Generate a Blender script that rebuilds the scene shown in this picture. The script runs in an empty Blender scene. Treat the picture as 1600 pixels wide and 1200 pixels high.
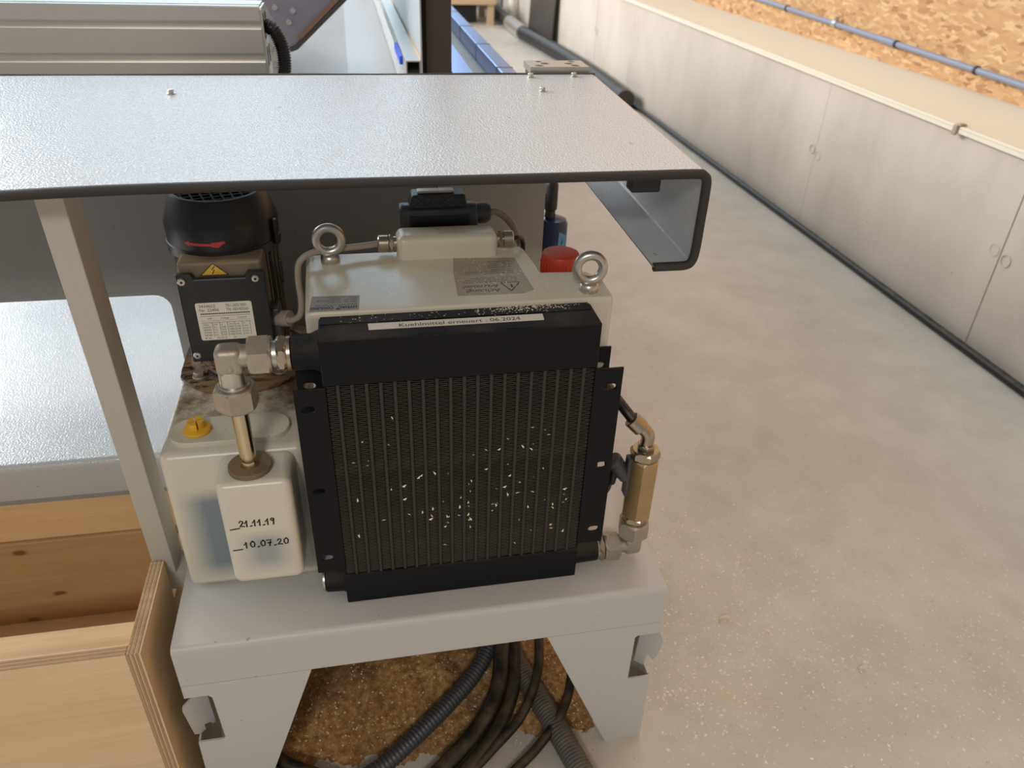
import bpy, bmesh, math, random
from mathutils import Vector, Matrix
random.seed(7)
PI = math.pi
SC = bpy.context.scene
COL = SC.collection

# ------------------------------------------------------------------ camera
cam_d = bpy.data.cameras.new('camera')
cam_d.sensor_fit = 'HORIZONTAL'
cam_d.sensor_width = 36.0
cam_d.lens = 1204.0 / 1600.0 * 36.0
cam_d.clip_start = 0.01
cam_d.clip_end = 200
cam = bpy.data.objects.new('camera', cam_d)
COL.objects.link(cam)
# rows of the world->camera rotation (right, down, forward)
R0 = Vector((0.9813, -0.1893, 0.0344)).normalized()
R2 = Vector((0.1779, 0.8242, -0.5376)).normalized()
R1 = R2.cross(R0).normalized()
R0 = R1.cross(R2).normalized()
m3 = Matrix((R0, -R1, -R2)).transposed()
cam.matrix_world = Matrix.Translation((-0.112, -0.7949, 0.8755)) @ m3.to_4x4()
cam_d.dof.use_dof = True
cam_d.dof.focus_distance = 0.95
cam_d.dof.aperture_fstop = 7.0
SC.camera = cam

# ------------------------------------------------------------------ world, lights, exposure
SC.view_settings.view_transform = 'Standard'
SC.view_settings.look = 'None'
SC.view_settings.exposure = 0.0
SC.view_settings.gamma = 1.0
SC.view_settings.use_curve_mapping = False
world = bpy.data.worlds.new('hall_ambience')
SC.world = world
world.use_nodes = True
bgn = world.node_tree.nodes['Background']
bgn.inputs[0].default_value = (0.97, 0.985, 1.0, 1)
bgn.inputs[1].default_value = 0.29


def area(name, loc, target, size, power, col):
    l = bpy.data.lights.new(name, 'AREA')
    l.shape = 'RECTANGLE'
    l.size, l.size_y = size
    l.energy = power
    l.color = col
    o = bpy.data.objects.new(name, l)
    COL.objects.link(o)
    o.location = loc
    o.rotation_euler = (Vector(target) - Vector(loc)).to_track_quat('-Z', 'Y').to_euler()
    return o


area('hall_lamp_behind_camera', (-1.3, -4.6, 3.75), (-0.1, 0.1, 0.3), (0.9, 0.7), 92, (1.0, 0.94, 0.86))
area('added_fill_over_aisle', (1.0, 2.2, 5.2), (1.0, 1.8, -0.3), (3.5, 3.5), 72, (1.0, 0.97, 0.94))  # overhead fill added to brighten the floor, no fixture behind it
area('added_fill_from_left', (-6.4, 4.6, 3.6), (1.9, 2.6, 0.2), (9.0, 2.6), 1300, (1.0, 0.985, 0.97))  # unseen fill added at left to brighten the right wall and floor

# ------------------------------------------------------------------ node helpers
MATS = {}


def srgb(r, g, b):
    f = lambda c: ((c / 255.0) / 12.92 if c / 255.0 <= 0.04045 else (((c / 255.0) + 0.055) / 1.055) ** 2.4)
    return (f(r), f(g), f(b), 1.0)


class NT:
    def __init__(self, name):
        m = bpy.data.materials.new(name)
        m.use_nodes = True
        self.m = m
        self.n = m.node_tree.nodes
        self.l = m.node_tree.links
        self.b = self.n['Principled BSDF']
        self.tc = self.n.new('ShaderNodeTexCoord')

    def link(self, a, b):
        self.l.new(a, b)

    def mapping(self, scale=(1, 1, 1), rot=(0, 0, 0), loc=(0, 0, 0), src=None):
        n = self.n.new('ShaderNodeMapping')
        n.inputs['Scale'].default_value = scale
        n.inputs['Rotation'].default_value = rot
        n.inputs['Location'].default_value = loc
        self.link(src or self.tc.outputs['Object'], n.inputs['Vector'])
        return n.outputs[0]

    def noise(self, scale, detail=3, rough=0.5, vec=None, dist=0.0):
        n = self.n.new('ShaderNodeTexNoise')
        n.inputs['Scale'].default_value = scale
        n.inputs['Detail'].default_value = detail
        n.inputs['Roughness'].default_value = rough
        n.inputs['Distortion'].default_value = dist
        self.link(vec or self.tc.outputs['Object'], n.inputs['Vector'])
        return n.outputs['Fac']

    def voro(self, scale, vec=None, out='Color', feature='F1'):
        n = self.n.new('ShaderNodeTexVoronoi')
        n.feature = feature
        n.inputs['Scale'].default_value = scale
        self.link(vec or self.tc.outputs['Object'], n.inputs['Vector'])
        return n.outputs[out]

    def ramp(self, fac, stops):
        n = self.n.new('ShaderNodeValToRGB')
        e = n.color_ramp.elements
        while len(e) < len(stops):
            e.new(0.5)
        for i, (p, c) in enumerate(stops):
            e[i].position = p
            e[i].color = c if len(c) == 4 else (*c, 1)
        self.link(fac, n.inputs[0])
        return n.outputs[0]

    def step(self, fac, a, b):
        n = self.n.new('ShaderNodeMapRange')
        n.inputs['From Min'].default_value = a
        n.inputs['From Max'].default_value = b
        self.link(fac, n.inputs['Value'])
        return n.outputs[0]

    def mix(self, fac, a, b, mode='MIX'):
        n = self.n.new('ShaderNodeMix')
        n.data_type = 'RGBA'
        n.blend_type = mode
        for sock, v in ((n.inputs[0], fac), (n.inputs[6], a), (n.inputs[7], b)):
            if isinstance(v, (int, float)):
                sock.default_value = v
            elif isinstance(v, tuple):
                sock.default_value = v
            else:
                self.link(v, sock)
        return n.outputs[2]

    def math(self, op, a, b=0.0, clamp=False):
        n = self.n.new('ShaderNodeMath')
        n.operation = op
        n.use_clamp = clamp
        for sock, v in ((n.inputs[0], a), (n.inputs[1], b)):
            if isinstance(v, (int, float)):
                sock.default_value = v
            else:
                self.link(v, sock)
        return n.outputs[0]

    def sep(self, vec=None):
        n = self.n.new('ShaderNodeSeparateXYZ')
        self.link(vec or self.tc.outputs['Object'], n.inputs[0])
        return n.outputs

    def normal_z(self):
        g = self.n.new('ShaderNodeNewGeometry')
        n = self.n.new('ShaderNodeSeparateXYZ')
        self.link(g.outputs['Normal'], n.inputs[0])
        return n.outputs[2]

    def bump(self, h, strength=0.3, dist=0.001):
        n = self.n.new('ShaderNodeBump')
        n.inputs['Strength'].default_value = strength
        n.inputs['Distance'].default_value = dist
        self.link(h, n.inputs['Height'])
        self.link(n.outputs[0], self.b.inputs['Normal'])

    def set(self, col=None, rough=None, metal=None, spec=None):
        for k, v in (('Base Color', col), ('Roughness', rough), ('Metallic', metal), ('Specular IOR Level', spec)):
            if v is None:
                continue
            if isinstance(v, (int, float, tuple)):
                self.b.inputs[k].default_value = v
            else:
                self.link(v, self.b.inputs[k])


def mat(name, col, rough=0.5, metal=0.0, var=0.12, vs=30, bump=0.0, bs=300, bd=0.0005, dust=None, ds=14, dust_amt=0.5, spec=None):
    """plain procedural material: colour with a little variation, fine relief, optional dust lying on up-facing faces"""
    t = NT(name)
    nz = t.noise(vs, 4, 0.6)
    c = col
    dark = tuple(x * (1 - var) for x in col[:3]) + (1,)
    lite = tuple(min(1, x * (1 + var)) for x in col[:3]) + (1,)
    out = t.mix(nz, dark, lite)
    r = rough
    if dust:
        up = t.step(t.normal_z(), 0.1, 0.9)
        patch = t.step(t.noise(ds, 5, 0.65), 0.40, 0.66)
        k = t.math('MULTIPLY', t.math('MULTIPLY', up, patch), dust_amt)
        out = t.mix(k, out, dust)
        r = t.math('ADD', t.math('MULTIPLY', k, 0.4), rough, True)
    t.set(out, r, metal, spec)
    if bump:
        t.bump(t.noise(bs, 2, 0.5), bump, bd)
    MATS[name] = t.m
    return t.m


DUST = srgb(150, 125, 92)
M = {}
# powder coat with orange peel
def powder(name, col, rough=0.28, bs=420, bump=0.35, bd=0.0006):
    t = NT(name)
    c = t.mix(t.noise(3, 4, 0.6), tuple(x * 0.93 for x in col[:3]) + (1,), col)
    speck = t.step(t.noise(90, 2, 0.4), 0.74, 0.78)
    c = t.mix(t.math('MULTIPLY', speck, 0.5), c, srgb(120, 108, 92))
    t.set(c, rough, 0.0)
    t.bump(t.noise(bs, 2, 0.5), bump, bd)
    return t.m


M['grey_coat'] = powder('light_grey_powder_coat', srgb(187, 189, 191), 0.14, 400, 1.0, 0.0011)
M['stand_coat'] = powder('stand_grey_powder_coat', srgb(196, 195, 191), 0.42, 500, 0.25)
M['tray_coat'] = powder('tray_grey_powder_coat', srgb(182, 184, 185), 0.18, 360, 0.9, 0.0009)
M['post_coat'] = powder('post_grey_paint', srgb(186, 181, 170), 0.45, 600, 0.12)
M['panel_coat'] = powder('panel_grey_paint', srgb(170, 169, 166), 0.5, 600, 0.12)
M['panel_dark'] = powder('panel_dark_grey_paint', srgb(140, 141, 141), 0.5, 600, 0.12)
M['black_paint'] = mat('black_radiator_paint', srgb(22, 22, 25), 0.48, 0, 0.2, 25, 0.12, 700, 0.0003, srgb(92, 86, 78), 10, 0.5, 0.15)
M['fin_metal'] = mat('dusty_dark_fin_metal', srgb(136, 126, 112), 0.5, 0.0, 0.35, 45)
M['tube_metal'] = mat('dusty_black_tube', srgb(46, 43, 39), 0.55, 0.0, 0.25, 30)
M['black_plastic'] = mat('black_plastic', srgb(26, 27, 30), 0.38, 0, 0.15, 20, 0.08, 900, 0.0002, srgb(80, 75, 70), 20, 0.25)
M['grey_plastic'] = mat('dark_grey_plastic', srgb(62, 64, 68), 0.42, 0, 0.1, 20)
M['rubber'] = mat('black_rubber_trim', srgb(46, 42, 40), 0.62, 0, 0.2, 200, 0.5, 1400, 0.0008)
M['hose'] = mat('black_hose_rubber', srgb(24, 23, 23), 0.4, 0, 0.2, 40, 0, 300, 0.001, DUST, 30, 0.25)
M['grey_hose'] = mat('grey_spiral_hose', srgb(84, 80, 76), 0.5, 0, 0.15, 40, 0, 300, 0.001, DUST, 20, 0.4)
M['zinc'] = mat('zinc_plated_steel', srgb(196, 192, 184), 0.36, 1.0, 0.15, 60, 0.15, 500, 0.0003)
M['zinc_dusty'] = mat('dusty_zinc_plated_steel', srgb(178, 170, 158), 0.46, 0.85, 0.2, 50, 0.15, 500, 0.0003, srgb(165, 148, 120), 30, 0.7)
M['nickel'] = mat('nickel_plated_brass', srgb(176, 164, 146), 0.3, 1.0, 0.15, 60)
M['pipe'] = mat('yellow_zinc_pipe', srgb(205, 192, 158), 0.2, 1.0, 0.1, 60)
M['brass'] = mat('brass', srgb(190, 166, 124), 0.36, 1.0, 0.2, 40)
M['alu'] = mat('aluminium', srgb(196, 192, 186), 0.36, 0.85, 0.06, 20)
M['steel_sky_tint'] = mat('steel_painted_sky_sheen', srgb(150, 175, 225), 0.3, 0.9, 0.08, 6)  # blue sky reflection painted into the base colour of the rails
M['dark_steel'] = mat('dark_steel', srgb(70, 64, 60), 0.5, 0.2, 0.12, 10)
M['red_cap'] = mat('red_plastic', srgb(178, 50, 30), 0.45, 0, 0.1, 30, 0, 300, 0.001, srgb(120, 62, 50), 8, 0.8)
M['yellow'] = mat('yellow_plastic', srgb(226, 172, 40), 0.45, 0, 0.08, 40)
M['red_print'] = mat('red_print', srgb(190, 62, 58), 0.5, 0, 0.1, 200)
M['white_label'] = mat('white_label', srgb(226, 220, 206), 0.45, 0, 0.05, 100)
M['silver_label'] = mat('silver_label', srgb(150, 148, 148), 0.6, 0.0, 0.08, 100)
M['clear_label'] = mat('worn_clear_label', srgb(158, 146, 128), 0.35, 0, 0.1, 60)
M['ink'] = mat('black_ink', srgb(28, 27, 28), 0.55, 0, 0.1, 100)
M['yellow_label'] = mat('yellow_warning_label', srgb(206, 168, 60), 0.45, 0, 0.1, 100)
M['cable_grey'] = mat('grey_cable_sheath', srgb(150, 138, 126), 0.45, 0, 0.08, 60)
M['blue_bowl'] = mat('blue_plastic_bowl', srgb(30, 52, 88), 0.25, 0, 0.15, 30)
M['blue_label'] = mat('blue_label', srgb(90, 150, 200), 0.4, 0, 0.1, 60)
M['chip'] = mat('pale_wood_chip', srgb(242, 230, 204), 0.7, 0, 0.08, 300)
M['cast'] = mat('dusty_cast_aluminium', srgb(120, 108, 92), 0.55, 0.4, 0.25, 30, 0.2, 400, 0.0005, DUST, 12, 0.7)
M['cream_metal'] = mat('cream_sill_sheet', srgb(214, 206, 188), 0.5, 0, 0.04, 4)
M['conduit'] = mat('grey_plastic_conduit', srgb(118, 125, 140), 0.42, 0, 0.06, 30)
M['beige_wood'] = mat('beige_wood', srgb(196, 168, 132), 0.6, 0, 0.1, 8)
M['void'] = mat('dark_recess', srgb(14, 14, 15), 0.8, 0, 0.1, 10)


def m_flange():
    t = NT('dusty_oily_black_metal')
    v = t.mapping((6, 60, 90))
    k = t.step(t.noise(1.6, 5, 0.7, v, 0.6), 0.42, 0.55)
    t.set(t.mix(k, srgb(26, 24, 23), srgb(134, 108, 74)), t.mix(k, (0.25,) * 3 + (1,), (0.75,) * 3 + (1,)), 0.0)
    return t.m


M['dusty_black'] = m_flange()


def m_pe(name, base, fluid=None):
    """milky polyethylene; fluid = (x0,x1,z0,z1,colour): coolant standing behind the wall shows through it"""
    t = NT(name)
    c = t.mix(t.noise(9, 3, 0.5), tuple(x * 0.95 for x in base[:3]) + (1,), base)
    x, y, z = t.sep()[:3]
    if fluid:
        x0, x1, z0, z1, fc, soft = fluid
        k = t.step(x, x0, x0 + soft)
        k = t.math('MULTIPLY', k, t.step(x, x1, x1 - soft))
        k = t.math('MULTIPLY', k, t.step(z, z0, z0 + soft))
        k = t.math('MULTIPLY', k, t.step(z, z1, z1 - soft * 0.7))
        vert = t.step(t.math('ABSOLUTE', t.normal_z()), 0.6, 0.2)
        k = t.math('MULTIPLY', k, vert)
        c = t.mix(t.math('MULTIPLY', k, 0.9), c, fc)
    # brown oily dust on top, towards the motor
    up = t.step(t.normal_z(), 0.6, 0.95)
    if fluid:
        d = t.math('MULTIPLY', t.step(t.noise(22, 5, 0.7), 0.36, 0.58), t.step(y, 0.105, 0.17))
        c = t.mix(t.math('MULTIPLY', t.math('MULTIPLY', up, d), 0.95), c, t.mix(t.noise(60, 4, 0.7), srgb(70, 48, 26), srgb(150, 118, 78)))
    else:
        d = t.step(t.noise(120, 3, 0.6), 0.68, 0.72)
        c = t.mix(t.math('MULTIPLY', t.math('MULTIPLY', up, d), 0.6), c, srgb(120, 105, 70))
    t.set(c, 0.3, 0.0)
    b = t.b
    b.inputs['Subsurface Weight'].default_value = 0.25
    b.inputs['Subsurface Radius'].default_value = (0.012, 0.011, 0.008)
    t.bump(t.noise(160, 2, 0.5), 0.08, 0.0006)
    return t.m


M['pe_tank'] = m_pe('milky_plastic', srgb(208, 202, 184))
M['pe_res'] = m_pe('milky_plastic_with_coolant', srgb(212, 206, 190), (-0.385, -0.20, 0.012, 0.185, srgb(104, 120, 132), 0.035))
M['pe_chamber'] = m_pe('milky_plastic_chamber', srgb(216, 210, 194), (-0.306, -0.228, 0.075, 0.158, srgb(150, 156, 160), 0.03))


def m_concrete_floor():
    t = NT('polished_concrete_floor')
    a = t.noise(1.3, 6, 0.62)
    b = t.noise(7, 6, 0.7)
    c = t.ramp(a, [(0.3, srgb(182, 175, 164)), (0.7, srgb(203, 197, 187))])
    c = t.mix(0.35, c, t.ramp(b, [(0.3, srgb(162, 154, 143)), (0.7, srgb(214, 207, 196))]))
    sp = t.step(t.noise(140, 2, 0.5), 0.70, 0.74)
    c = t.mix(t.math('MULTIPLY', sp, 0.45), c, srgb(118, 105, 90))
    t.set(c, t.ramp(b, [(0.2, (0.36,) * 3), (0.8, (0.54,) * 3)]), 0.0)
    t.bump(t.noise(60, 4, 0.6), 0.06, 0.002)
    return t.m


M['floor'] = m_concrete_floor()


def m_concrete_wall():
    t = NT('cast_concrete')
    v = t.mapping((1, 1.0, 0.55))
    a = t.noise(2.4, 6, 0.62, v)
    c = t.ramp(a, [(0.25, srgb(176, 166, 155)), (0.5, srgb(192, 182, 171)), (0.75, srgb(203, 193, 182))])
    pit = t.step(t.noise(24, 2, 0.4), 0.75, 0.79)
    c = t.mix(t.math('MULTIPLY', pit, 0.4), c, srgb(96, 90, 84))
    st = t.step(t.noise(1.6, 4, 0.6, t.mapping((1, 6, 0.6))), 0.55, 0.75)
    c = t.mix(t.math('MULTIPLY', st, 0.12), c, srgb(132, 124, 114))
    t.set(c, 0.72, 0.0)
    t.bump(t.noise(40, 4, 0.6), 0.12, 0.003)
    return t.m


M['concrete'] = m_concrete_wall()


def m_osb():
    t = NT('oriented_strand_board')
    w = t.n.new('ShaderNodeTexNoise')
    w.inputs['Scale'].default_value = 9
    w.inputs['Detail'].default_value = 3
    t.link(t.tc.outputs['Object'], w.inputs['Vector'])
    vm = t.n.new('ShaderNodeVectorMath')
    vm.operation = 'MULTIPLY_ADD'
    t.link(w.outputs['Color'], vm.inputs[0])
    vm.inputs[1].default_value = (0.06, 0.06, 0.06)
    t.link(t.tc.outputs['Object'], vm.inputs[2])
    src = vm.outputs[0]
    layers = []
    for i, (rx, sc) in enumerate(((0.25, (1, 20, 70)), (-0.55, (1, 22, 64)), (1.1, (1, 21, 72)))):
        v = t.mapping(sc, (rx, 0, 0), (0.0, i * 3.7, i * 1.3), src)
        layers.append(t.sep(t.voro(1.0, v)))
    stops = [(0.0, srgb(140, 94, 54)), (0.12, srgb(168, 124, 80)), (0.6, srgb(182, 142, 97)), (1.0, srgb(200, 165, 120))]
    cols = [t.ramp(l[0], stops) for l in layers]
    a = t.mix(t.step(layers[1][1], 0.50, 0.52), cols[0], cols[1])
    a = t.mix(t.step(layers[2][1], 0.60, 0.62), a, cols[2])
    fine = t.noise(30, 4, 0.65, t.mapping((1, 3, 9), (0.3, 0, 0)))
    a = t.mix(t.step(fine, 0.62, 0.72), a, srgb(138, 96, 58))
    a = t.mix(t.math('MULTIPLY', t.step(t.noise(2.2, 3, 0.6), 0.45, 0.7), 0.25), a, srgb(160, 118, 76))
    t.set(a, 0.6, 0.0)
    t.bump(layers[0][0], 0.25, 0.002)
    return t.m


M['osb'] = m_osb()


def m_wood(name, c0, c1, c2, along=(1.2, 14, 14), knots=False, rough=0.5):
    t = NT(name)
    v = t.mapping(along)
    a = t.noise(2.2, 5, 0.6, v, 0.8)
    c = t.ramp(a, [(0.25, c0), (0.5, c1), (0.75, c2)])
    fine = t.noise(8, 3, 0.6, t.mapping((along[0], along[1] * 5, along[2] * 5)))
    c = t.mix(0.34, c, t.ramp(fine, [(0.3, c0), (0.7, c2)]))
    if knots:
        nd = t.n.new('ShaderNodeTexVoronoi')
        nd.voronoi_dimensions = '2D'
        nd.inputs['Scale'].default_value = 1.0
        t.link(t.mapping((9.0, 1.0, 17.0), (-PI / 2, 0, 0)), nd.inputs['Vector'])
        k = t.math('MULTIPLY', t.step(nd.outputs['Distance'], 0.13, 0.06), t.step(t.sep(nd.outputs['Color'])[0], 0.45, 0.5))
        c = t.mix(t.math('MULTIPLY', k, 0.85), c, srgb(96, 56, 30))
    t.set(c, rough, 0.0)
    t.bump(fine, 0.08, 0.0006)
    return t.m


M['ply'] = m_wood('birch_plywood_face', srgb(212, 182, 138), srgb(224, 196, 152), srgb(232, 208, 166), (1.0, 1.0, 9), False, 0.5)
M['ply_edge'] = m_wood('plywood_edge', srgb(120, 92, 60), srgb(168, 138, 100), srgb(196, 168, 128), (0.3, 30, 260), False, 0.7)
M['ply_side_edge'] = m_wood('plywood_side_edge', srgb(120, 92, 60), srgb(176, 146, 106), srgb(200, 172, 130), (170, 0.3, 0.3), False, 0.7)
M['pine'] = m_wood('pine_plank', srgb(160, 122, 80), srgb(178, 142, 98), srgb(190, 156, 112), (1.0, 12, 16), True, 0.5)
M['pine_light'] = m_wood('light_pine_beam', srgb(200, 162, 116), srgb(214, 178, 132), srgb(224, 192, 148), (1.0, 10, 12), False, 0.5)


def m_sawdust():
    t = NT('sawdust')
    a = t.noise(90, 5, 0.75)
    b = t.noise(9, 4, 0.6)
    c = t.ramp(a, [(0.3, srgb(96, 66, 36)), (0.5, srgb(168, 128, 80)), (0.72, srgb(216, 184, 132))])
    c = t.mix(t.math('MULTIPLY', t.step(b, 0.4, 0.7), 0.5), c, srgb(120, 84, 46))
    t.set(c, 0.9, 0.0)
    t.bump(t.noise(170, 4, 0.7), 0.9, 0.004)
    return t.m


M['sawdust'] = m_sawdust()


def m_window():
    t = NT('daylight_in_window_pane')
    t.b.inputs['Base Color'].default_value = (0.6, 0.7, 0.8, 1)
    t.b.inputs['Emission Color'].default_value = (0.54, 0.79, 1.0, 1)
    t.b.inputs['Emission Strength'].default_value = 3.9
    return t.m


M['window'] = m_window()
M['plaster'] = mat('white_hall_wall', srgb(190, 186, 178), 0.8, 0, 0.05, 2)

# ------------------------------------------------------------------ mesh helpers
def empty(name, loc, label, cat, group=None):
    o = bpy.data.objects.new(name, None)
    o.empty_display_size = 0.02
    COL.objects.link(o)
    o.location = loc
    o['label'] = label
    o['category'] = cat
    if group:
        o['group'] = group
    return o


def tag(o, label, cat, group=None):
    o['label'] = label
    o['category'] = cat
    if group:
        o['group'] = group
    return o


def attach(o, parent):
    if parent is not None:
        o.parent = parent
        if parent.type == 'EMPTY':
            o.matrix_parent_inverse = Matrix.Translation(-Vector(parent.location))
        elif parent.location.length > 0:
            o.matrix_parent_inverse = Matrix.Translation(-Vector(parent.location))
    return o


def obj(name, bm, material, parent=None, smooth=None, solid=None, bevel=None, kind=None, wn=False):
    if isinstance(bm, bmesh.types.BMesh):
        if len(bm.faces):
            bmesh.ops.recalc_face_normals(bm, faces=bm.faces)
        me = bpy.data.meshes.new(name)
        bm.to_mesh(me)
        bm.free()
    else:
        me = bm
    if material is not None and len(me.materials) == 0:
        me.materials.append(M[material] if isinstance(material, str) else material)
    o = bpy.data.objects.new(name, me)
    COL.objects.link(o)
    if solid:
        md = o.modifiers.new('thickness', 'SOLIDIFY')
        md.thickness = solid
        md.offset = 0
    if bevel:
        md = o.modifiers.new('bevel', 'BEVEL')
        md.width = bevel[0]
        md.segments = bevel[1]
        md.limit_method = 'ANGLE'
        md.angle_limit = math.radians(35)
        md.harden_normals = False
    if smooth is not None:
        for p in me.polygons:
            p.use_smooth = True
        try:
            me.set_sharp_from_angle(angle=math.radians(smooth))
        except Exception:
            pass
    if wn or (bevel and smooth is not None):
        md = o.modifiers.new('weighted_normals', 'WEIGHTED_NORMAL')
        md.keep_sharp = True
    if kind:
        o['kind'] = kind
    return attach(o, parent)


def new():
    return bmesh.new()


def box(bm, x0, x1, y0, y1, z0, z1):
    vs = [bm.verts.new((x, y, z)) for x in (x0, x1) for y in (y0, y1) for z in (z0, z1)]
    for f in ((0, 1, 3, 2), (4, 6, 7, 5), (0, 4, 5, 1), (2, 3, 7, 6), (0, 2, 6, 4), (1, 5, 7, 3)):
        bm.faces.new([vs[i] for i in f])
    return bm


def bx(x0, x1, y0, y1, z0, z1):
    return box(new(), x0, x1, y0, y1, z0, z1)


def frame(axis):
    w = Vector(axis).normalized()
    u = w.orthogonal().normalized()
    if abs(w.z) > 0.99:
        u = Vector((1, 0, 0))
    elif abs(w.z) < 0.01:
        u = Vector((0, 0, 1))
    v = w.cross(u).normalized()
    return u, v, w


def lathe(bm, origin, axis, prof, n=32, rot=0.0, cap=True):
    """prof: list of (radius, height along axis)"""
    u, v, w = frame(axis)
    o = Vector(origin)
    rings = []
    for r, h in prof:
        if r < 1e-6:
            rings.append([bm.verts.new(o + w * h)])
        else:
            rings.append([bm.verts.new(o + w * h + (u * math.cos(rot + 2 * PI * i / n) + v * math.sin(rot + 2 * PI * i / n)) * r) for i in range(n)])
    for a, b in zip(rings, rings[1:]):
        if len(a) == 1 and len(b) == 1:
            continue
        for i in range(n):
            j = (i + 1) % n
            if len(a) == 1:
                bm.faces.new((a[0], b[j], b[i]))
            elif len(b) == 1:
                bm.faces.new((a[i], a[j], b[0]))
            else:
                bm.faces.new((a[i], a[j], b[j], b[i]))
    if cap:
        if len(rings[0]) > 1:
            bm.faces.new(rings[0])
        if len(rings[-1]) > 1:
            bm.faces.new(rings[-1])
    return bm


def cyl(p0, p1, r, n=24, r1=None, bm=None, ch=0.0):
    bm = bm or new()
    p0, p1 = Vector(p0), Vector(p1)
    L = (p1 - p0).length
    r1 = r if r1 is None else r1
    if ch:
        prof = [(r - ch, 0), (r, ch), (r1, L - ch), (r1 - ch, L)]
    else:
        prof = [(r, 0), (r1, L)]
    return lathe(bm, p0, p1 - p0, prof, n)


def hexnut(p0, p1, r, rot=0.0, bm=None):
    """hexagonal nut with chamfered ends, r = across-corners radius"""
    bm = bm or new()
    p0, p1 = Vector(p0), Vector(p1)
    L = (p1 - p0).length
    u, v, w = frame(p1 - p0)
    n = 24
    def rad(a):
        k = (a - rot) % (PI / 3) - PI / 6
        return r * math.cos(PI / 6) / math.cos(k)
    ri = r * math.cos(PI / 6) * 0.985
    c = min(0.0022, L * 0.18)
    rings = []
    for h, ch in ((0, True), (c, False), (L - c, False), (L, True)):
        ring = []
        for i in range(n):
            a = rot + 2 * PI * i / n
            rr = rad(a)
            if ch:
                rr = min(rr, ri)
            hh = h
            if not ch:
                k = (rr - ri) / (r - ri)
                hh = h + (c * 0.6 if h < L / 2 else -c * 0.6) * k
            ring.append(bm.verts.new(p0 + w * hh + (u * math.cos(a) + v * math.sin(a)) * rr))
        rings.append(ring)
    for a, b in zip(rings, rings[1:]):
        for i in range(n):
            j = (i + 1) % n
            bm.faces.new((a[i], a[j], b[j], b[i]))
    bm.faces.new(rings[0])
    bm.faces.new(rings[-1])
    return bm


def catmull(pts, per=8):
    P = [Vector(p) for p in pts]
    P = [2 * P[0] - P[1]] + P + [2 * P[-1] - P[-2]]
    out = []
    for i in range(1, len(P) - 2):
        for k in range(per):
            t = k / per
            a, b, c, d = P[i - 1], P[i], P[i + 1], P[i + 2]
            out.append(0.5 * ((2 * b) + (c - a) * t + (2 * a - 5 * b + 4 * c - d) * t * t + (3 * b - a - 3 * c + d) * t ** 3))
    out.append(P[-2])
    return out


def tube(pts, r, n=12, per=8, bm=None, ribs=None, spline=True):
    """round tube on a path; ribs = (pitch, depth) makes a corrugated hose"""
    bm = bm or new()
    path = catmull(pts, per) if spline else [Vector(p) for p in pts]
    if ribs:
        pitch, depth = ribs
        # resample
        L = [0]
        for a, b in zip(path, path[1:]):
            L.append(L[-1] + (b - a).length)
        N = int(L[-1] / pitch) * 4
        res = []
        k = 0
        for i in range(N + 1):
            s = L[-1] * i / N
            while k < len(L) - 2 and L[k + 1] < s:
                k += 1
            f = (s - L[k]) / max(1e-9, L[k + 1] - L[k])
            res.append(path[k].lerp(path[k + 1], f))
        path = res
    u = None
    rings = []
    for i, p in enumerate(path):
        d = (path[min(i + 1, len(path) - 1)] - path[max(i - 1, 0)]).normalized()
        if u is None:
            u = d.orthogonal().normalized()
        u = (u - d * u.dot(d)).normalized()
        v = d.cross(u)
        rr = r
        if ribs:
            rr = r - (ribs[1] if i % 4 in (0, 3) else 0)
        rings.append([bm.verts.new(p + (u * math.cos(2 * PI * k / n) + v * math.sin(2 * PI * k / n)) * rr) for k in range(n)])
    for a, b in zip(rings, rings[1:]):
        for i in range(n):
            j = (i + 1) % n
            bm.faces.new((a[i], a[j], b[j], b[i]))
    bm.faces.new(rings[0])
    bm.faces.new(rings[-1])
    return bm


def plate(outline, holes, to3d, thick, bm=None):
    """flat plate with holes: 2-D outline and hole loops, mapped by to3d(u, v, w), w in 0..thick"""
    bm = bm or new()
    tmp = bmesh.new()
    loops = []
    for loop in [outline] + holes:
        vs = [tmp.verts.new((p[0], p[1], 0)) for p in loop]
        for i in range(len(vs)):
            tmp.edges.new((vs[i], vs[(i + 1) % len(vs)]))
        loops.append(vs)
    bmesh.ops.triangle_fill(tmp, use_beauty=True, use_dissolve=False, edges=list(tmp.edges))
    tmp.verts.index_update()
    lo = {v.index: bm.verts.new(to3d(v.co.x, v.co.y, 0)) for v in tmp.verts}
    hi = {v.index: bm.verts.new(to3d(v.co.x, v.co.y, thick)) for v in tmp.verts}
    for f in tmp.faces:
        ids = [v.index for v in f.verts]
        bm.faces.new([lo[i] for i in ids])
        bm.faces.new([hi[i] for i in reversed(ids)])
    for vs in loops:
        for i in range(len(vs)):
            a, b = vs[i].index, vs[(i + 1) % len(vs)].index
            bm.faces.new((lo[a], lo[b], hi[b], hi[a]))
    tmp.free()
    return bm


def rrect(x0, x1, y0, y1, r, n=5):
    out = []
    for cx, cy, a0 in ((x1 - r, y0 + r, -PI / 2), (x1 - r, y1 - r, 0), (x0 + r, y1 - r, PI / 2), (x0 + r, y0 + r, PI)):
        for i in range(n + 1):
            a = a0 + PI / 2 * i / n
            out.append((cx + r * math.cos(a), cy + r * math.sin(a)))
    return out


def circ(cx, cy, r, n=16):
    return [(cx + r * math.cos(2 * PI * i / n), cy + r * math.sin(2 * PI * i / n)) for i in range(n)]


XZ = lambda y: (lambda u, v, w: (u, y + w, v))
XY = lambda z: (lambda u, v, w: (u, v, z + w))
YZ = lambda x: (lambda u, v, w: (x + w, u, v))


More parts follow.
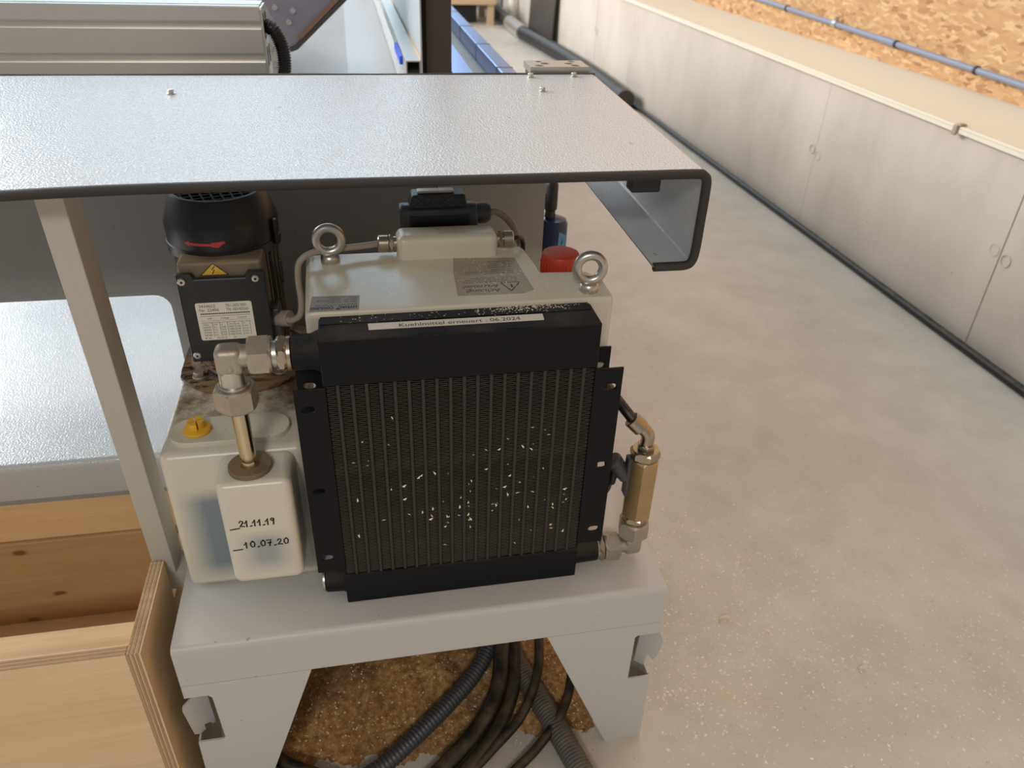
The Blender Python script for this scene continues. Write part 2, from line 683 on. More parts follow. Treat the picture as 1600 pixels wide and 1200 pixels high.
def sheet_extrude(path2d, a0, a1, axis='x'):
    """open sheet: 2-D path in (y,z) swept along x"""
    bm = new()
    A = [bm.verts.new((a0, y, z)) for y, z in path2d]
    B = [bm.verts.new((a1, y, z)) for y, z in path2d]
    for i in range(len(path2d) - 1):
        bm.faces.new((A[i], A[i + 1], B[i + 1], B[i]))
    return bm


def arc2(cx, cy, r, a0, a1, n=6):
    return [(cx + r * math.cos(math.radians(a0 + (a1 - a0) * i / n)), cy + r * math.sin(math.radians(a0 + (a1 - a0) * i / n))) for i in range(n + 1)]


def text_mesh(body, size, origin, ux, uy, thick=0.0002, align='LEFT', bold=0.0, xscale=1.0, fit=None):
    cu = bpy.data.curves.new('lettering', 'FONT')
    cu.body = body
    cu.size = size
    cu.align_x = align
    cu.offset = bold
    cu.resolution_u = 3
    o = bpy.data.objects.new('lettering_tmp', cu)
    COL.objects.link(o)
    dg = bpy.context.evaluated_depsgraph_get()
    me = bpy.data.meshes.new_from_object(o.evaluated_get(dg))
    bpy.data.objects.remove(o)
    bpy.data.curves.remove(cu)
    ux, uy = Vector(ux).normalized(), Vector(uy).normalized()
    nrm = ux.cross(uy)
    sx = xscale
    if fit:
        xs = [v.co.x for v in me.vertices]
        sx = fit / (max(xs) - min(xs))
    for v in me.vertices:
        x, y = v.co.x * sx, v.co.y
        v.co = Vector(origin) + ux * x + uy * y + nrm * thick
    me.materials.clear()
    return me


def merge_meshes(list_me):
    bm = new()
    for me in list_me:
        bm.from_mesh(me)
        bpy.data.meshes.remove(me)
    return bm


def ribbon(strokes, origin, ux, uy, width, thick):
    """pen strokes: 2-D polylines drawn on a plane as flat ribbons"""
    ux, uy = Vector(ux).normalized(), Vector(uy).normalized()
    nr = ux.cross(uy)
    bm = new()
    for st in strokes:
        P = [Vector((p[0], p[1])) for p in st]
        rows = []
        for i, p in enumerate(P):
            d = (P[min(i + 1, len(P) - 1)] - P[max(0, i - 1)])
            d = d.normalized() if d.length > 1e-9 else Vector((1, 0))
            s = Vector((-d.y, d.x)) * width / 2
            e = Vector((0, 0))
            if i == 0:
                e = -d * width / 2
            if i == len(P) - 1:
                e = d * width / 2
            a, b = p + s + e, p - s + e
            rows.append([bm.verts.new(Vector(origin) + ux * q.x + uy * q.y + nr * thick) for q in (a, b)])
        for r0, r1 in zip(rows, rows[1:]):
            bm.faces.new((r0[0], r0[1], r1[1], r1[0]))
    return bm


FLOOR_Z = -0.373

# ------------------------------------------------------------------ setting
fl = obj('floor', bx(-7, 2.4, -5, 14.0, FLOOR_Z - 0.05, FLOOR_Z), 'floor', kind='structure')
# right wall: low cast concrete wall in panels, sheet-metal sill, strand board above
wr = obj('wall_right', bx(1.880, 2.36, -3, 14.0, FLOOR_Z, 0.262), 'concrete', kind='structure')
ys = [-2.3, 0.0, 1.148, 2.292, 5.742, 9.2, 12.6]
for i, (a, b) in enumerate(zip(ys, ys[1:])):
    pn = obj('concrete_panel', bx(1.875 + 0.0015 * (i % 2), 1.8799, a + 0.0015, b - 0.0015, FLOOR_Z, 0.262), 'concrete', wr, bevel=(0.002, 2))
    for yy, zz in (((a + 0.028), -0.035), ((b - 0.028), -0.05)):
        ring = new()
        lathe(ring, (1.8755, yy, zz), (-1, 0, 0), [(0.021, -0.0005), (0.021, 0.0025), (0.017, 0.0025), (0.017, -0.0005)], 20, cap=False)
        obj('tie_hole_plug', ring, 'concrete', pn, smooth=40)
tr = obj('trim_1', bx(1.852, 2.31, -3, 13.5, 0.268, 0.276), 'cream_metal', kind='structure', bevel=(0.0015, 2))
obj('sill_lip', bx(1.852, 1.856, -3, 13.5, 0.254, 0.268), 'cream_metal', tr)
wu = obj('wall_right_upper', bx(2.32, 2.40, -3, 13.5, 0.262, 5.0), 'osb', kind='structure')
for a, b in ((-2.9, 1.3), (1.304, 5.8), (5.804, 9.6)):
    obj('strand_board', bx(2.302, 2.3195, a, b, 0.2765, 1.5), 'osb', wu)
# far wall with high windows
wf = obj('wall_far', bx(-7.0, 2.4, 14.0, 14.15, FLOOR_Z, 3.4), 'plaster', kind='structure')
obj('wall_top_strip', bx(-8.5, 2.6, 14.0, 14.15, 9.2, 9.8), 'plaster', wf)
obj('wall_pier', bx(1.9, 2.6, 14.0, 14.15, 3.4, 9.2), 'plaster', wf)
obj('wall_pier', bx(-5.35, -4.75, 14.0, 14.15, 3.4, 9.2), 'plaster', wf)
for i, (a, b) in enumerate(((-8.5, -5.35), (-4.75, 1.9))):
    w = obj('window_%d' % (i + 1), bx(a, b, 14.05, 14.07, 3.4, 9.2), 'window', kind='structure')
    fr = new()
    box(fr, a, b, 13.98, 14.04, 3.4, 3.5)
    box(fr, a, b, 13.98, 14.04, 9.1, 9.2)
    n = 2 if i == 0 else 4
    for k in range(n + 1):
        xx = a + (b - a) * k / n
        box(fr, xx - 0.04, xx + 0.04, 13.98, 14.04, 3.5, 9.1)
    obj('window_frame', fr, 'grey_plastic', w)

# conduit on the strand board
cy = empty('electrical_conduit', (2.272, 2.0, 0.375), 'grey plastic conduit running along the strand board wall', 'conduit')
tilt = (0.389 - 0.350) / (3.4 - 1.66)
zc = lambda y: 0.350 + tilt * (y - 1.66)
obj('pipe', cyl((2.272, -1, zc(-1)), (2.272, 9, zc(9)), 0.0125, 16), 'conduit', cy, smooth=40)
obj('coupler', cyl((2.272, 2.50, zc(2.50)), (2.272, 2.62, zc(2.62)), 0.0158, 16, ch=0.001), 'conduit', cy, smooth=40)
for yy, rr in ((1.97, 0.0165), (2.49, 0.0165), (3.50, 0.0165)):
    obj('clip', cyl((2.272, yy - 0.006, zc(yy)), (2.272, yy + 0.006, zc(yy)), rr, 14), 'rubber', cy, smooth=40)
bm = cyl((2.272, 2.985, zc(3)), (2.272, 3.015, zc(3)), 0.0185, 16)
box(bm, 2.272, 2.3015, 2.988, 3.012, zc(3) - 0.006, zc(3) + 0.006)
box(bm, 2.262, 2.282, 2.993, 3.007, zc(3) + 0.015, zc(3) + 0.034)
obj('pipe_clamp', bm, 'zinc', cy, smooth=40)
# small knotted scrap of tape hanging on the sill
bm = new()
box(bm, 1.846, 1.874, 1.466, 1.488, 0.2765, 0.284)
box(bm, 1.842, 1.8515, 1.474, 1.494, 0.246, 0.281)
t_ = obj('tape_scrap', bm, 'clear_label', bevel=(0.006, 2), smooth=60)
tag(t_, 'crumpled scrap of tape stuck on the edge of the cream wall sill', 'tape')

# black cable and extraction hose along the foot of the wall
c_ = obj('floor_cable', tube([(1.845, y, FLOOR_Z + 0.0145 + 0.0006 * math.sin(y * 3)) for y in (-0.6, 0.2, 0.9, 1.6, 2.3, 3.0, 3.7, 4.35)] + [(1.80, 4.9, FLOOR_Z + 0.0145)], 0.0145, 10, 6), 'hose', smooth=60)
tag(c_, 'black cable lying along the foot of the concrete wall', 'cable')
h_ = empty('extraction_hose', (1.74, 6.0, FLOOR_Z), 'thick black extraction hose lying along the far foot of the concrete wall', 'hose')
obj('hose_run', tube([(1.75, 4.55, FLOOR_Z + 0.062), (1.76, 5.2, FLOOR_Z + 0.066), (1.74, 6.0, FLOOR_Z + 0.066), (1.69, 6.7, FLOOR_Z + 0.068), (1.62, 7.4, FLOOR_Z + 0.07)], 0.064, 14, 8, ribs=(0.05, 0.004)), 'hose', h_, smooth=60)
obj('metal_sleeve', cyl((1.62, 7.4, FLOOR_Z + 0.07), (1.62, 8.1, FLOOR_Z + 0.072), 0.068, 16), 'alu', h_, smooth=40)
obj('hose_run', tube([(1.62, 8.1, FLOOR_Z + 0.07), (1.62, 8.9, FLOOR_Z + 0.08), (1.62, 9.7, FLOOR_Z + 0.08)], 0.062, 12, 6, ribs=(0.05, 0.004)), 'hose', h_, smooth=60)
obj('end_clamp', cyl((1.75, 4.50, FLOOR_Z + 0.062), (1.75, 4.60, FLOOR_Z + 0.062), 0.067, 16), 'dark_steel', h_, smooth=40)

# far furniture in the aisle
tb = empty('work_table', (0.9, 8.6, FLOOR_Z), 'low wooden table far down the aisle beside the machine', 'table')
obj('tabletop', bx(0.2, 1.52, 8.38, 9.1, -0.168, -0.118), 'beige_wood', tb)
for x in (0.22, 1.43):
    for y in (8.40, 9.02):
        obj('leg', bx(x, x + 0.07, y, y + 0.06, FLOOR_Z, -0.168), 'beige_wood', tb)
bin_ = empty('storage_bin', (0.8, 8.85, FLOOR_Z), 'dark bin pushed under the far wooden table', 'bin')
obj('bin_body', bx(0.36, 1.34, 8.60, 9.0, FLOOR_Z, -0.20), 'black_plastic', bin_, bevel=(0.01, 2))
obj('bin_rim', bx(0.35, 1.35, 8.59, 9.01, -0.20, -0.185), 'grey_plastic', bin_)
cb = empty('grey_cabinet', (1.7, 10.0, FLOOR_Z), 'tall dark grey cabinet at the far end of the aisle', 'cabinet')
obj('cabinet_body', bx(1.32, 1.86, 9.9, 10.6, FLOOR_Z, 1.4), 'panel_dark', cb)
obj('cabinet_door', bx(1.33, 1.85, 9.885, 9.9, FLOOR_Z + 0.05, 1.38), 'panel_dark', cb)
obj('handle', bx(1.36, 1.38, 9.865, 9.885, 0.2, 0.4), 'alu', cb)
pp = obj('white_downpipe', cyl((1.80, 8.9, FLOOR_Z), (1.80, 8.9, 1.5), 0.045, 14), 'white_label', smooth=40)
tag(pp, 'white vertical pipe against the wall beyond the extraction hose', 'pipe')
lb = obj('leaning_board', plate([(6.95, FLOOR_Z), (8.0, FLOOR_Z), (8.0, 0.9), (6.95, 0.9)], [], lambda u, v, w: (1.80 + (v - FLOOR_Z) * 0.055 + w, u, v), 0.012), 'dark_steel')
tag(lb, 'dark board leaning on the wall above the extraction hose', 'board')

# ------------------------------------------------------------------ CNC machine bed behind the cooler (along +y)
bed = empty('machine_bed', (0.0, 0.45, FLOOR_Z), 'grey steel bed of the woodworking machine behind the cooling unit', 'machine')
# end panels: left one has a rounded opening over the tray
PY = 0.45
pl = [(-1.7, 0.292)] + [(-0.460, 0.292)] + arc2(-0.458, 0.267, 0.025, 90, 0, 5)[1:] + [(-0.431, 0.095), (-0.431, FLOOR_Z), (0.016, FLOOR_Z), (0.016, 0.50), (-1.7, 0.50)]
obj('end_panel', plate(pl, [], XZ(PY), 0.004), 'panel_dark', bed)
obj('end_panel', plate([(0.0185, FLOOR_Z), (0.200, FLOOR_Z), (0.200, 0.50), (0.0185, 0.50)], [], XZ(PY - 0.006), 0.010), 'panel_coat', bed, bevel=(0.002, 2))
obj('side_panel', bx(0.1885, 0.1985, PY + 0.005, 4.5, FLOOR_Z, 0.40), 'panel_coat', bed)
# chip trough sheets
bm = new()
v = [bm.verts.new(p) for p in ((-0.60, 0.86, 0.60), (-0.115, 0.86, 0.405), (0.033, 0.86, 0.395), (0.033, 5.0, 0.395), (-0.115, 5.0, 0.405), (-0.60, 5.0, 0.60))]
bm.faces.new((v[0], v[1], v[4], v[5]))
bm.faces.new((v[1], v[2], v[3], v[4]))
obj('chip_trough', bm, 'grey_coat', bed, solid=0.003)
# upright white guard sheet with aluminium edge profile
obj('guard_sheet', bx(0.0335, 0.0365, 0.885, 4.4, 0.40, 0.76), 'grey_coat', bed)
gp = new()
plate([(0.003, 0.553), (0.033, 0.553), (0.033, 0.58), (0.003, 0.58)], [[(0.0055, 0.5555), (0.0305, 0.5555), (0.0305, 0.5775), (0.0055, 0.5775)]], XZ(0.885), 3.4, gp)
pr = obj('edge_profile', gp, 'alu', bed)
obj('profile_piece', bx(0.0058, 0.0302, 0.92, 0.93, 0.5558, 0.5772), 'void', pr)  # dark block set in the hollow end to stand for its shade
obj('profile_piece', bx(0.0325, 0.0333, 0.885, 4.3, 0.580, 0.584), 'beige_wood', pr)
obj('blue_clip', bx(-0.004, 0.0028, 0.98, 1.16, 0.555, 0.573), mat('blue_plastic', srgb(40, 90, 220), 0.4), bed, bevel=(0.002, 2))
# column and rails
obj('column', bx(0.055, 0.111, 1.0, 1.06, 0.0, 1.5), 'dark_steel', bed, bevel=(0.003, 2))
obj('column_seal', bx(0.046, 0.0545, 1.004, 1.05, 0.0, 1.5), 'void', bed)
obj('guide_rail', bx(0.257, 0.297, 0.90, 4.5, 0.455, 0.50), 'steel_sky_tint', bed, bevel=(0.003, 2))
obj('rail_bed', bx(0.112, 0.33, 0.90, 4.5, 0.40, 0.455), 'panel_coat', bed)
obj('guide_rail', bx(0.142, 0.196, 0.90, 4.5, 0.4555, 0.492), 'steel_sky_tint', bed, bevel=(0.003, 2))
for yy in (1.25, 1.6, 1.95, 2.3):
    obj('rail_joint', bx(0.2565, 0.2975, yy, yy + 0.006, 0.455, 0.5006), 'dark_steel', bed)
# bearing block with countersunk holes behind the canopy
bb = empty('bearing_block', (0.22, 0.515, 0.55), 'drilled aluminium block just behind the canopy edge', 'block')
hs = [circ(0.19, 0.493, 0.0075), circ(0.203, 0.510, 0.0075), circ(0.196, 0.527, 0.006), circ(0.250, 0.493, 0.0075), circ(0.243, 0.510, 0.0075), circ(0.252, 0.527, 0.006)]
obj('block_top', plate([(0.173, 0.482), (0.270, 0.482), (0.270, 0.537), (0.173, 0.537)], hs, XY(0.632), 0.010), 'alu', bb)
obj('block_body', bx(0.176, 0.267, 0.484, 0.535, 0.605, 0.632), 'dark_steel', bb)

# aluminium gantry profile, left
g = empty('gantry_profile', (-0.9, 0.72, 0.58), 'long slotted aluminium profile above the canopy at top left', 'profile')
x1 = -0.254
path = [(0.70, 0.575), (0.70, 0.609), (0.701, 0.611), (0.710, 0.6115), (0.710, 0.6235), (0.701, 0.624), (0.70, 0.626), (0.70, 0.662), (0.701, 0.664), (0.710, 0.6645), (0.710, 0.6735), (0.701, 0.674), (0.70, 0.676), (0.70, 0.697),
        (0.7025, 0.6985), (0.716, 0.6985), (0.716, 0.694), (0.726, 0.694), (0.726, 0.6985), (0.745, 0.6985), (0.78, 0.6985), (0.78, 0.575)]
bm = new()
A = [bm.verts.new((-2.2, y, z)) for y, z in path]
B = [bm.verts.new((x1, y, z)) for y, z in path]
for i in range(len(path)):
    j = (i + 1) % len(path)
    bm.faces.new((A[i], A[j], B[j], B[i]))
bm.faces.new(A)
bm.faces.new(B)
obj('extrusion', bm, 'alu', g)
cap = plate(rrect(0.703, 0.777, 0.578, 0.696, 0.004), [rrect(0.71, 0.735, 0.60, 0.632, 0.004), rrect(0.745, 0.77, 0.60, 0.632, 0.004), rrect(0.71, 0.735, 0.645, 0.685, 0.004), rrect(0.745, 0.77, 0.645, 0.685, 0.004)], YZ(x1), 0.004)
obj('end_face', cap, 'zinc', g)
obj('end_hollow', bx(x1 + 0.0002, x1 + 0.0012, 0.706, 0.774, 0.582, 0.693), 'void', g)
e_ = obj('corrugated_cable_hose', tube([(x1 + 0.002, 0.74, 0.664), (x1 + 0.018, 0.735, 0.656), (x1 + 0.028, 0.735, 0.630), (x1 + 0.029, 0.735, 0.600), (x1 + 0.022, 0.735, 0.572), (x1 + 0.002, 0.735, 0.555)], 0.0125, 14, 10, ribs=(0.0042, 0.0022)), 'black_plastic', smooth=50)
tag(e_, 'black corrugated hose curling out of the aluminium profile end', 'hose')
# bolted gantry bracket further back
gb = empty('gantry_bracket', (-0.33, 1.4, 0.4), 'bolted grey steel bracket of the gantry behind the aluminium profile', 'bracket')
obj('bracket_plate', plate([(-0.42, 0.43), (-0.285, 0.43), (-0.2707, 0.484), (-0.243, 0.5414), (-0.2777, 0.6145), (-0.30, 0.66), (-0.42, 0.66)], [], XZ(1.24), 0.012), 'panel_coat', gb, bevel=(0.002, 2))
obj('upper_plate', plate([(-0.2777, 0.6145), (-0.246, 0.5480), (-0.2314, 0.5527), (-0.085, 0.682), (-0.30, 0.70), (-0.30, 0.66)], [], XZ(1.228), 0.0115), mat('violet_grey_steel', srgb(140, 134, 146), 0.35, 0.4, 0.2, 14), gb, bevel=(0.002, 2))
for x, z in ((-0.268, 0.6347), (-0.2286, 0.6285), (-0.2401, 0.604)):
    obj('bolt', cyl((x, 1.2278, z), (x, 1.221, z), 0.0065, 10), 'zinc', gb, smooth=40)
for x, z in ((-0.292, 0.6076), (-0.2638, 0.5700), (-0.290, 0.545), (-0.283, 0.51)):
    obj('bolt', cyl((x, 1.2398, z), (x, 1.233, z), 0.0065, 10), 'zinc', gb, smooth=40)
obj('edge_strip', plate([(-0.246, 0.5470), (-0.2425, 0.5400), (-0.226, 0.5455), (-0.075, 0.678), (-0.0850, 0.6825), (-0.2314, 0.5530)], [], XZ(1.22), 0.03), 'dark_steel', gb)
obj('rust_strip', plate([(-0.225, 0.572), (-0.218, 0.566), (-0.100, 0.672), (-0.112, 0.674)], [], XZ(1.218), 0.0095), mat('brown_steel', srgb(128, 98, 78), 0.5, 0.2), gb)
obj('cross_beam', plate([(-0.255, 0.60), (-0.225, 0.572), (-0.03, 0.74), (-0.03, 0.90), (-0.255, 0.90)], [], XZ(1.2525), 0.6), 'dark_steel', gb)

# ------------------------------------------------------------------ tray at left with pine boards and plywood box
ty = empty('steel_tray', (-0.9, 0.25, 0.04), 'glossy light grey sheet steel tray left of the motor', 'tray')
pth = [(0.25, 0.047), (0.25, 0.100)] + arc2(0.258, 0.102, 0.008, 180, 90, 5) + [(0.6, 0.110), (1.5, 0.110), (1.5, 0.3)]
obj('tray_sheet', sheet_extrude(pth, -1.7, -0.437), 'tray_coat', ty, smooth=50, solid=0.003, wn=True)
obj('lower_rail', bx(-1.7, -0.44, 0.249, 0.29, 0.038, 0.047), 'panel_dark', ty)
wb = empty('wooden_box', (-0.75, 0.1, FLOOR_Z), 'open wooden box of pine planks and birch plywood left of the stand', 'box')
obj('pine_beam', bx(-1.6, -0.4545, 0.262, 0.30, -0.049, 0.036), 'pine_light', wb, bevel=(0.002, 2))
obj('pine_plank', bx(-1.6, -0.4545, 0.256, 0.296, -0.232, -0.0495), 'pine', wb, bevel=(0.002, 2))
obj('pine_floor', bx(-1.6, -0.4545, -0.041, 0.30, -0.262, -0.2325), 'pine_light', wb, bevel=(0.002, 2))
obj('pine_ledge', bx(-1.6, -0.4545, -0.0415, 0.032, -0.045, -0.018), 'pine_light', wb, bevel=(0.002, 2))
fp = obj('plywood_front', bx(-1.6, -0.4545, -0.060, -0.042, FLOOR_Z, 0.0195), 'ply', wb)
sp = obj('plywood_side', bx(-0.4540, -0.436, -0.060, 0.108, FLOOR_Z, 0.0195), 'ply', wb)
sp2 = obj('plywood_side', bx(-0.4540, -0.436, 0.1085, 0.30, FLOOR_Z, -0.06), 'ply', wb)
for k, (a, b) in enumerate(((0, 0.0032), (0.0055, 0.0087), (0.0112, 0.0144))):
    obj('ply_layer', bx(-1.6, -0.4545, -0.0592 + a, -0.0592 + b, 0.0195, 0.0205), 'ply_edge', fp)
    obj('ply_layer', bx(-0.4532 + a, -0.4532 + b, -0.0602, 0.108, 0.0195, 0.0205), 'ply_edge', sp)
    obj('ply_layer', bx(-0.4532 + a, -0.4532 + b, -0.0612, -0.060, FLOOR_Z, 0.0195), 'ply_side_edge', sp)

# ------------------------------------------------------------------ stand
st = empty('cooler_stand', (-0.05, 0.2, FLOOR_Z), 'light grey sheet steel stand carrying the black radiator', 'stand')
r = 0.008
prof = [(0.43, -0.076), (0.43, -0.003)] + [(0.427, -0.0015)] + arc2(-0.0445 + r, -0.0015 - r, r, 90, 180, 5) + [(-0.0445, -0.0755)]
obj('top_plate', sheet_extrude(prof, -0.406, 0.303), 'stand_coat', st, smooth=50, solid=0.003, wn=True)
for sx, x in ((-1, -0.4045), (1, 0.3015)):
    obj('side_skirt', bx(x - 0.0014, x + 0.0014, -0.040, 0.425, -0.0757, -0.004), 'stand_coat', st)


def leg_right(y0):
    return plate([(0.121, -0.0765), (0.303, -0.0765), (0.303, -0.101), (0.268, -0.101), (0.264, -0.105), (0.264, -0.207), (0.303, -0.207), (0.306, FLOOR_Z), (0.242, FLOOR_Z)], [], XZ(y0), 0.003)


def leg_left(y0):
    return plate([(-0.228, -0.0765), (-0.406, -0.0765), (-0.406, -0.102), (-0.374, -0.102), (-0.369, -0.108), (-0.366, -0.203), (-0.369, -0.207), (-0.405, -0.207), (-0.408, FLOOR_Z), (-0.332, FLOOR_Z)], [], XZ(y0), 0.003)


for y0 in (-0.046, 0.427):
    obj('leg', leg_left(y0), 'stand_coat', st)
    obj('leg', leg_right(y0), 'stand_coat', st)
# side legs (sheet) with hooks showing in the slots
obj('leg_side', plate([(-0.040, -0.0765), (0.10, -0.0765), (0.04, FLOOR_Z), (-0.040, FLOOR_Z), (-0.040, -0.207), (-0.02, -0.207), (-0.02, -0.102), (-0.040, -0.102)], [], YZ(-0.4055), 0.003), 'stand_coat', st)
obj('leg_side', plate([(-0.040, -0.0765), (0.10, -0.0765), (0.04, FLOOR_Z), (-0.040, FLOOR_Z), (-0.040, -0.207), (-0.02, -0.207), (-0.02, -0.102), (-0.040, -0.102)], [], YZ(0.300), 0.003), 'stand_coat', st)
obj('hook_tab', plate([(-0.401, -0.104), (-0.400, -0.122), (-0.414, -0.127), (-0.415, -0.136), (-0.410, -0.198), (-0.404, -0.206), (-0.397, -0.206), (-0.397, -0.194), (-0.390, -0.199), (-0.388, -0.206), (-0.384, -0.206), (-0.386, -0.104)], [], lambda u, v, w: (u, -0.042 + w + (u + 0.415) * 0.9, v), 0.003), 'stand_coat', st)
obj('hook_tab', plate([(0.288, -0.104), (0.301, -0.104), (0.303, -0.124), (0.309, -0.110), (0.316, -0.128), (0.313, -0.165), (0.308, -0.182), (0.300, -0.176), (0.297, -0.205), (0.285, -0.205)], [], lambda u, v, w: (u, -0.042 + w + (0.316 - u) * 0.9, v), 0.003), 'stand_coat', st)

# ------------------------------------------------------------------ radiator
ra = empty('oil_cooler_radiator', (0, 0.03, 0), 'black finned radiator with sticker standing on the grey stand', 'radiator')
HX = 0.170
hd = obj('top_header', bx(-HX, HX, 0, 0.057, 0.372, 0.4353), 'black_paint', ra, bevel=(0.002, 2))
obj('header_rear_strip', bx(-HX + 0.002, HX - 0.004, 0.038, 0.0568, 0.4353, 0.4361), 'black_paint', hd)
obj('bottom_header', bx(-HX, HX, 0, 0.057, 0.0006, 0.056), 'black_paint', ra, bevel=(0.002, 2))
NC = 20
w_t = 0.0052
span0, span1 = -HX + 0.0025, HX - 0.0025
pitch = (span1 - span0 + w_t) / NC
w_f = pitch - w_t
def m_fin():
    t = NT('dusty_fin_painted_shade')
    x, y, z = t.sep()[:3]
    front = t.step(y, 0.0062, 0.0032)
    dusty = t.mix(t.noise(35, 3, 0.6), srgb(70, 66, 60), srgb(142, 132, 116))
    t.set(t.mix(front, srgb(34, 33, 32), dusty), 0.5, 0.0)  # dust on front edges; shade deeper between the blades painted as dark colour
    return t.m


# one corrugated fin strip (shared mesh)
bm = new()
nz = 104
dz_ = (0.371 - 0.0575) / nz
pth = []
for i in range(nz):
    z = 0.0575 + dz_ * i
    xa, xb = (0.0003, w_f - 0.0003) if i % 2 == 0 else (w_f - 0.0003, 0.0003)
    pth += [(xa, z), (xb, z + 0.0007)]
prev = None
for x, z in pth:
    row = [bm.verts.new((x, 0.003, z)), bm.verts.new((x, 0.053, z))]
    if prev:
        bm.faces.new((prev[0], prev[1], row[1], row[0]))
    prev = row
fin_me = bpy.data.meshes.new('fin_strip')
bm.to_mesh(fin_me)
bm.free()
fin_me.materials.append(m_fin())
bm = new()
lp = []
for i in range(7):
    a = -PI + PI * i / 6
    lp.append((w_t / 2 + w_t / 2 * math.cos(a), 0.0035 + 0.0026 * math.sin(a)))
lp += [(w_t, 0.054), (0, 0.054)]
plate(lp, [], lambda u, v, w: (u, v, 0.056 + w), 0.316, bm)
bmesh.ops.recalc_face_normals(bm, faces=bm.faces)
tube_me = bpy.data.meshes.new('cooling_tube')
bm.to_mesh(tube_me)
bm.free()
tube_me.materials.append(M['tube_metal'])
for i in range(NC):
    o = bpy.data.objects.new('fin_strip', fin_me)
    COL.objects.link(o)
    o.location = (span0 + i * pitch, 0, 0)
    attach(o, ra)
    if i < NC - 1:
        o = bpy.data.objects.new('cooling_tube', tube_me)
        COL.objects.link(o)
        o.location = (span0 + i * pitch + w_f, 0, 0)
        attach(o, ra)


def slot(cx, cz, w, h, n=6):
    rr = h / 2
    return [(cx + (w / 2 - rr) + rr * math.cos(a), cz + rr * math.sin(a)) for a in [(-PI / 2 + PI * i / n) for i in range(n + 1)]] + \
           [(cx - (w / 2 - rr) + rr * math.cos(a), cz + rr * math.sin(a)) for a in [(PI / 2 + PI * i / n) for i in range(n + 1)]]


for s in (-1, 1):
    xa, xb = (HX - 0.0024, 0.205)
    hz = (0.341, 0.213, 0.094)
    bm = new()
    mp = lambda y: (lambda u, v, w: (s * u, y + w, v))
    plate([(xa, 0.0675), (xb, 0.0675), (xb, 0.369), (xa, 0.369)], [slot(0.190, z, 0.016, 0.0105) for z in hz], mp(0.0), 0.003, bm)
    plate([(xa, 0.0675), (xb, 0.0675), (xb, 0.369), (xa, 0.369)], [slot(0.190, z, 0.016, 0.0105) for z in hz], mp(0.054), 0.003, bm)
    a, b = sorted((s * (HX - 0.0024), s * (HX - 0.0002)))
    box(bm, a, b, 0.003, 0.054, 0.0565, 0.3715)
    obj('side_channel', bm, 'black_paint', ra)
# ports
AX = 0.0285
bm = lathe(new(), (-HX + 0.002, AX, 0.406), (-1, 0, 0), [(0.0265, 0), (0.0245, 0.006), (0.0218, 0.012), (0.0215, 0.0335), (0.0205, 0.0345)], 28)
obj('port', bm, 'black_paint', ra, smooth=50)
bm = lathe(new(), (HX - 0.002, AX, 0.026), (1, 0, 0), [(0.0235, 0), (0.0205, 0.006), (0.0195, 0.038), (0.019, 0.039)], 28)
obj('port', bm, 'black_paint', ra, smooth=50)
bm = lathe(new(), (-HX + 0.002, AX, 0.026), (-1, 0, 0), [(0.0235, 0), (0.0205, 0.006), (0.0195, 0.029), (0.019, 0.030)], 28)
pt = obj('port', bm, 'black_paint', ra, smooth=50)
obj('plug', cyl((-HX - 0.0285, AX, 0.026), (-HX - 0.033, AX, 0.026), 0.0185, 24, ch=0.001), 'zinc', pt, smooth=40)
lbm = plate([(-0.1115, 0.019), (0.1005, 0.018), (0.102, 0.034), (-0.112, 0.0345)], [], XY(0.4353), 0.0004)
lab = obj('date_sticker', lbm, 'white_label', ra)
lab['label'] = 'white paper strip with the coolant date'
obj('lettering', text_mesh('Kuehlmittel erneuert : 06.2024', 0.0118, (-0.0765, 0.0218, 0.4357), (1, -0.003, 0), (0, 1, 0), 0.0002, fit=0.1475), 'ink', lab)

# ------------------------------------------------------------------ white tank behind the radiator
wt = empty('coolant_tank', (0, 0.15, 0), 'milky white plastic tank with eyebolts behind the radiator', 'tank')
pts = [(-0.186, 0.0605), (0.2035, 0.0605), (0.2045, 0.115), (0.186, 0.146), (0.128, 0.150), (0.119, 0.240), (-0.190, 0.240)]
obj('tank_body', plate(pts, [], XY(0.001), 0.439), 'pe_tank', wt, bevel=(0.007, 4), smooth=40)
obj('cap_ledge', bx(0.1215, 0.195, 0.152, 0.235, 0.001, 0.405), 'pe_tank', wt, bevel=(0.006, 3), smooth=40)
obj('junction_hump', bx(-0.0645, 0.0765, 0.2065, 0.2535, 0.425, 0.4725), 'pe_tank', wt, bevel=(0.0105, 5), smooth=40)
for s, xs in ((-1, -0.0645), (1, 0.0765)):
    gl = cyl((xs, 0.232, 0.4555), (xs + s * 0.008, 0.232, 0.4555), 0.0095, 20)
    go = obj('cable_gland', gl, 'nickel', wt, smooth=40)
    hexnut((xs + s * 0.004, 0.232, 0.4555), (xs + s * 0.010, 0.232, 0.4555), 0.013, 0.2, bm=(hb := new()))
    obj('gland_hex', hb, 'nickel', go)
    obj('gland_nut', cyl((xs + s * 0.010, 0.232, 0.4555), (xs + s * 0.0255, 0.232, 0.4555), 0.0118, 22, ch=0.0015), 'nickel', go, smooth=40)
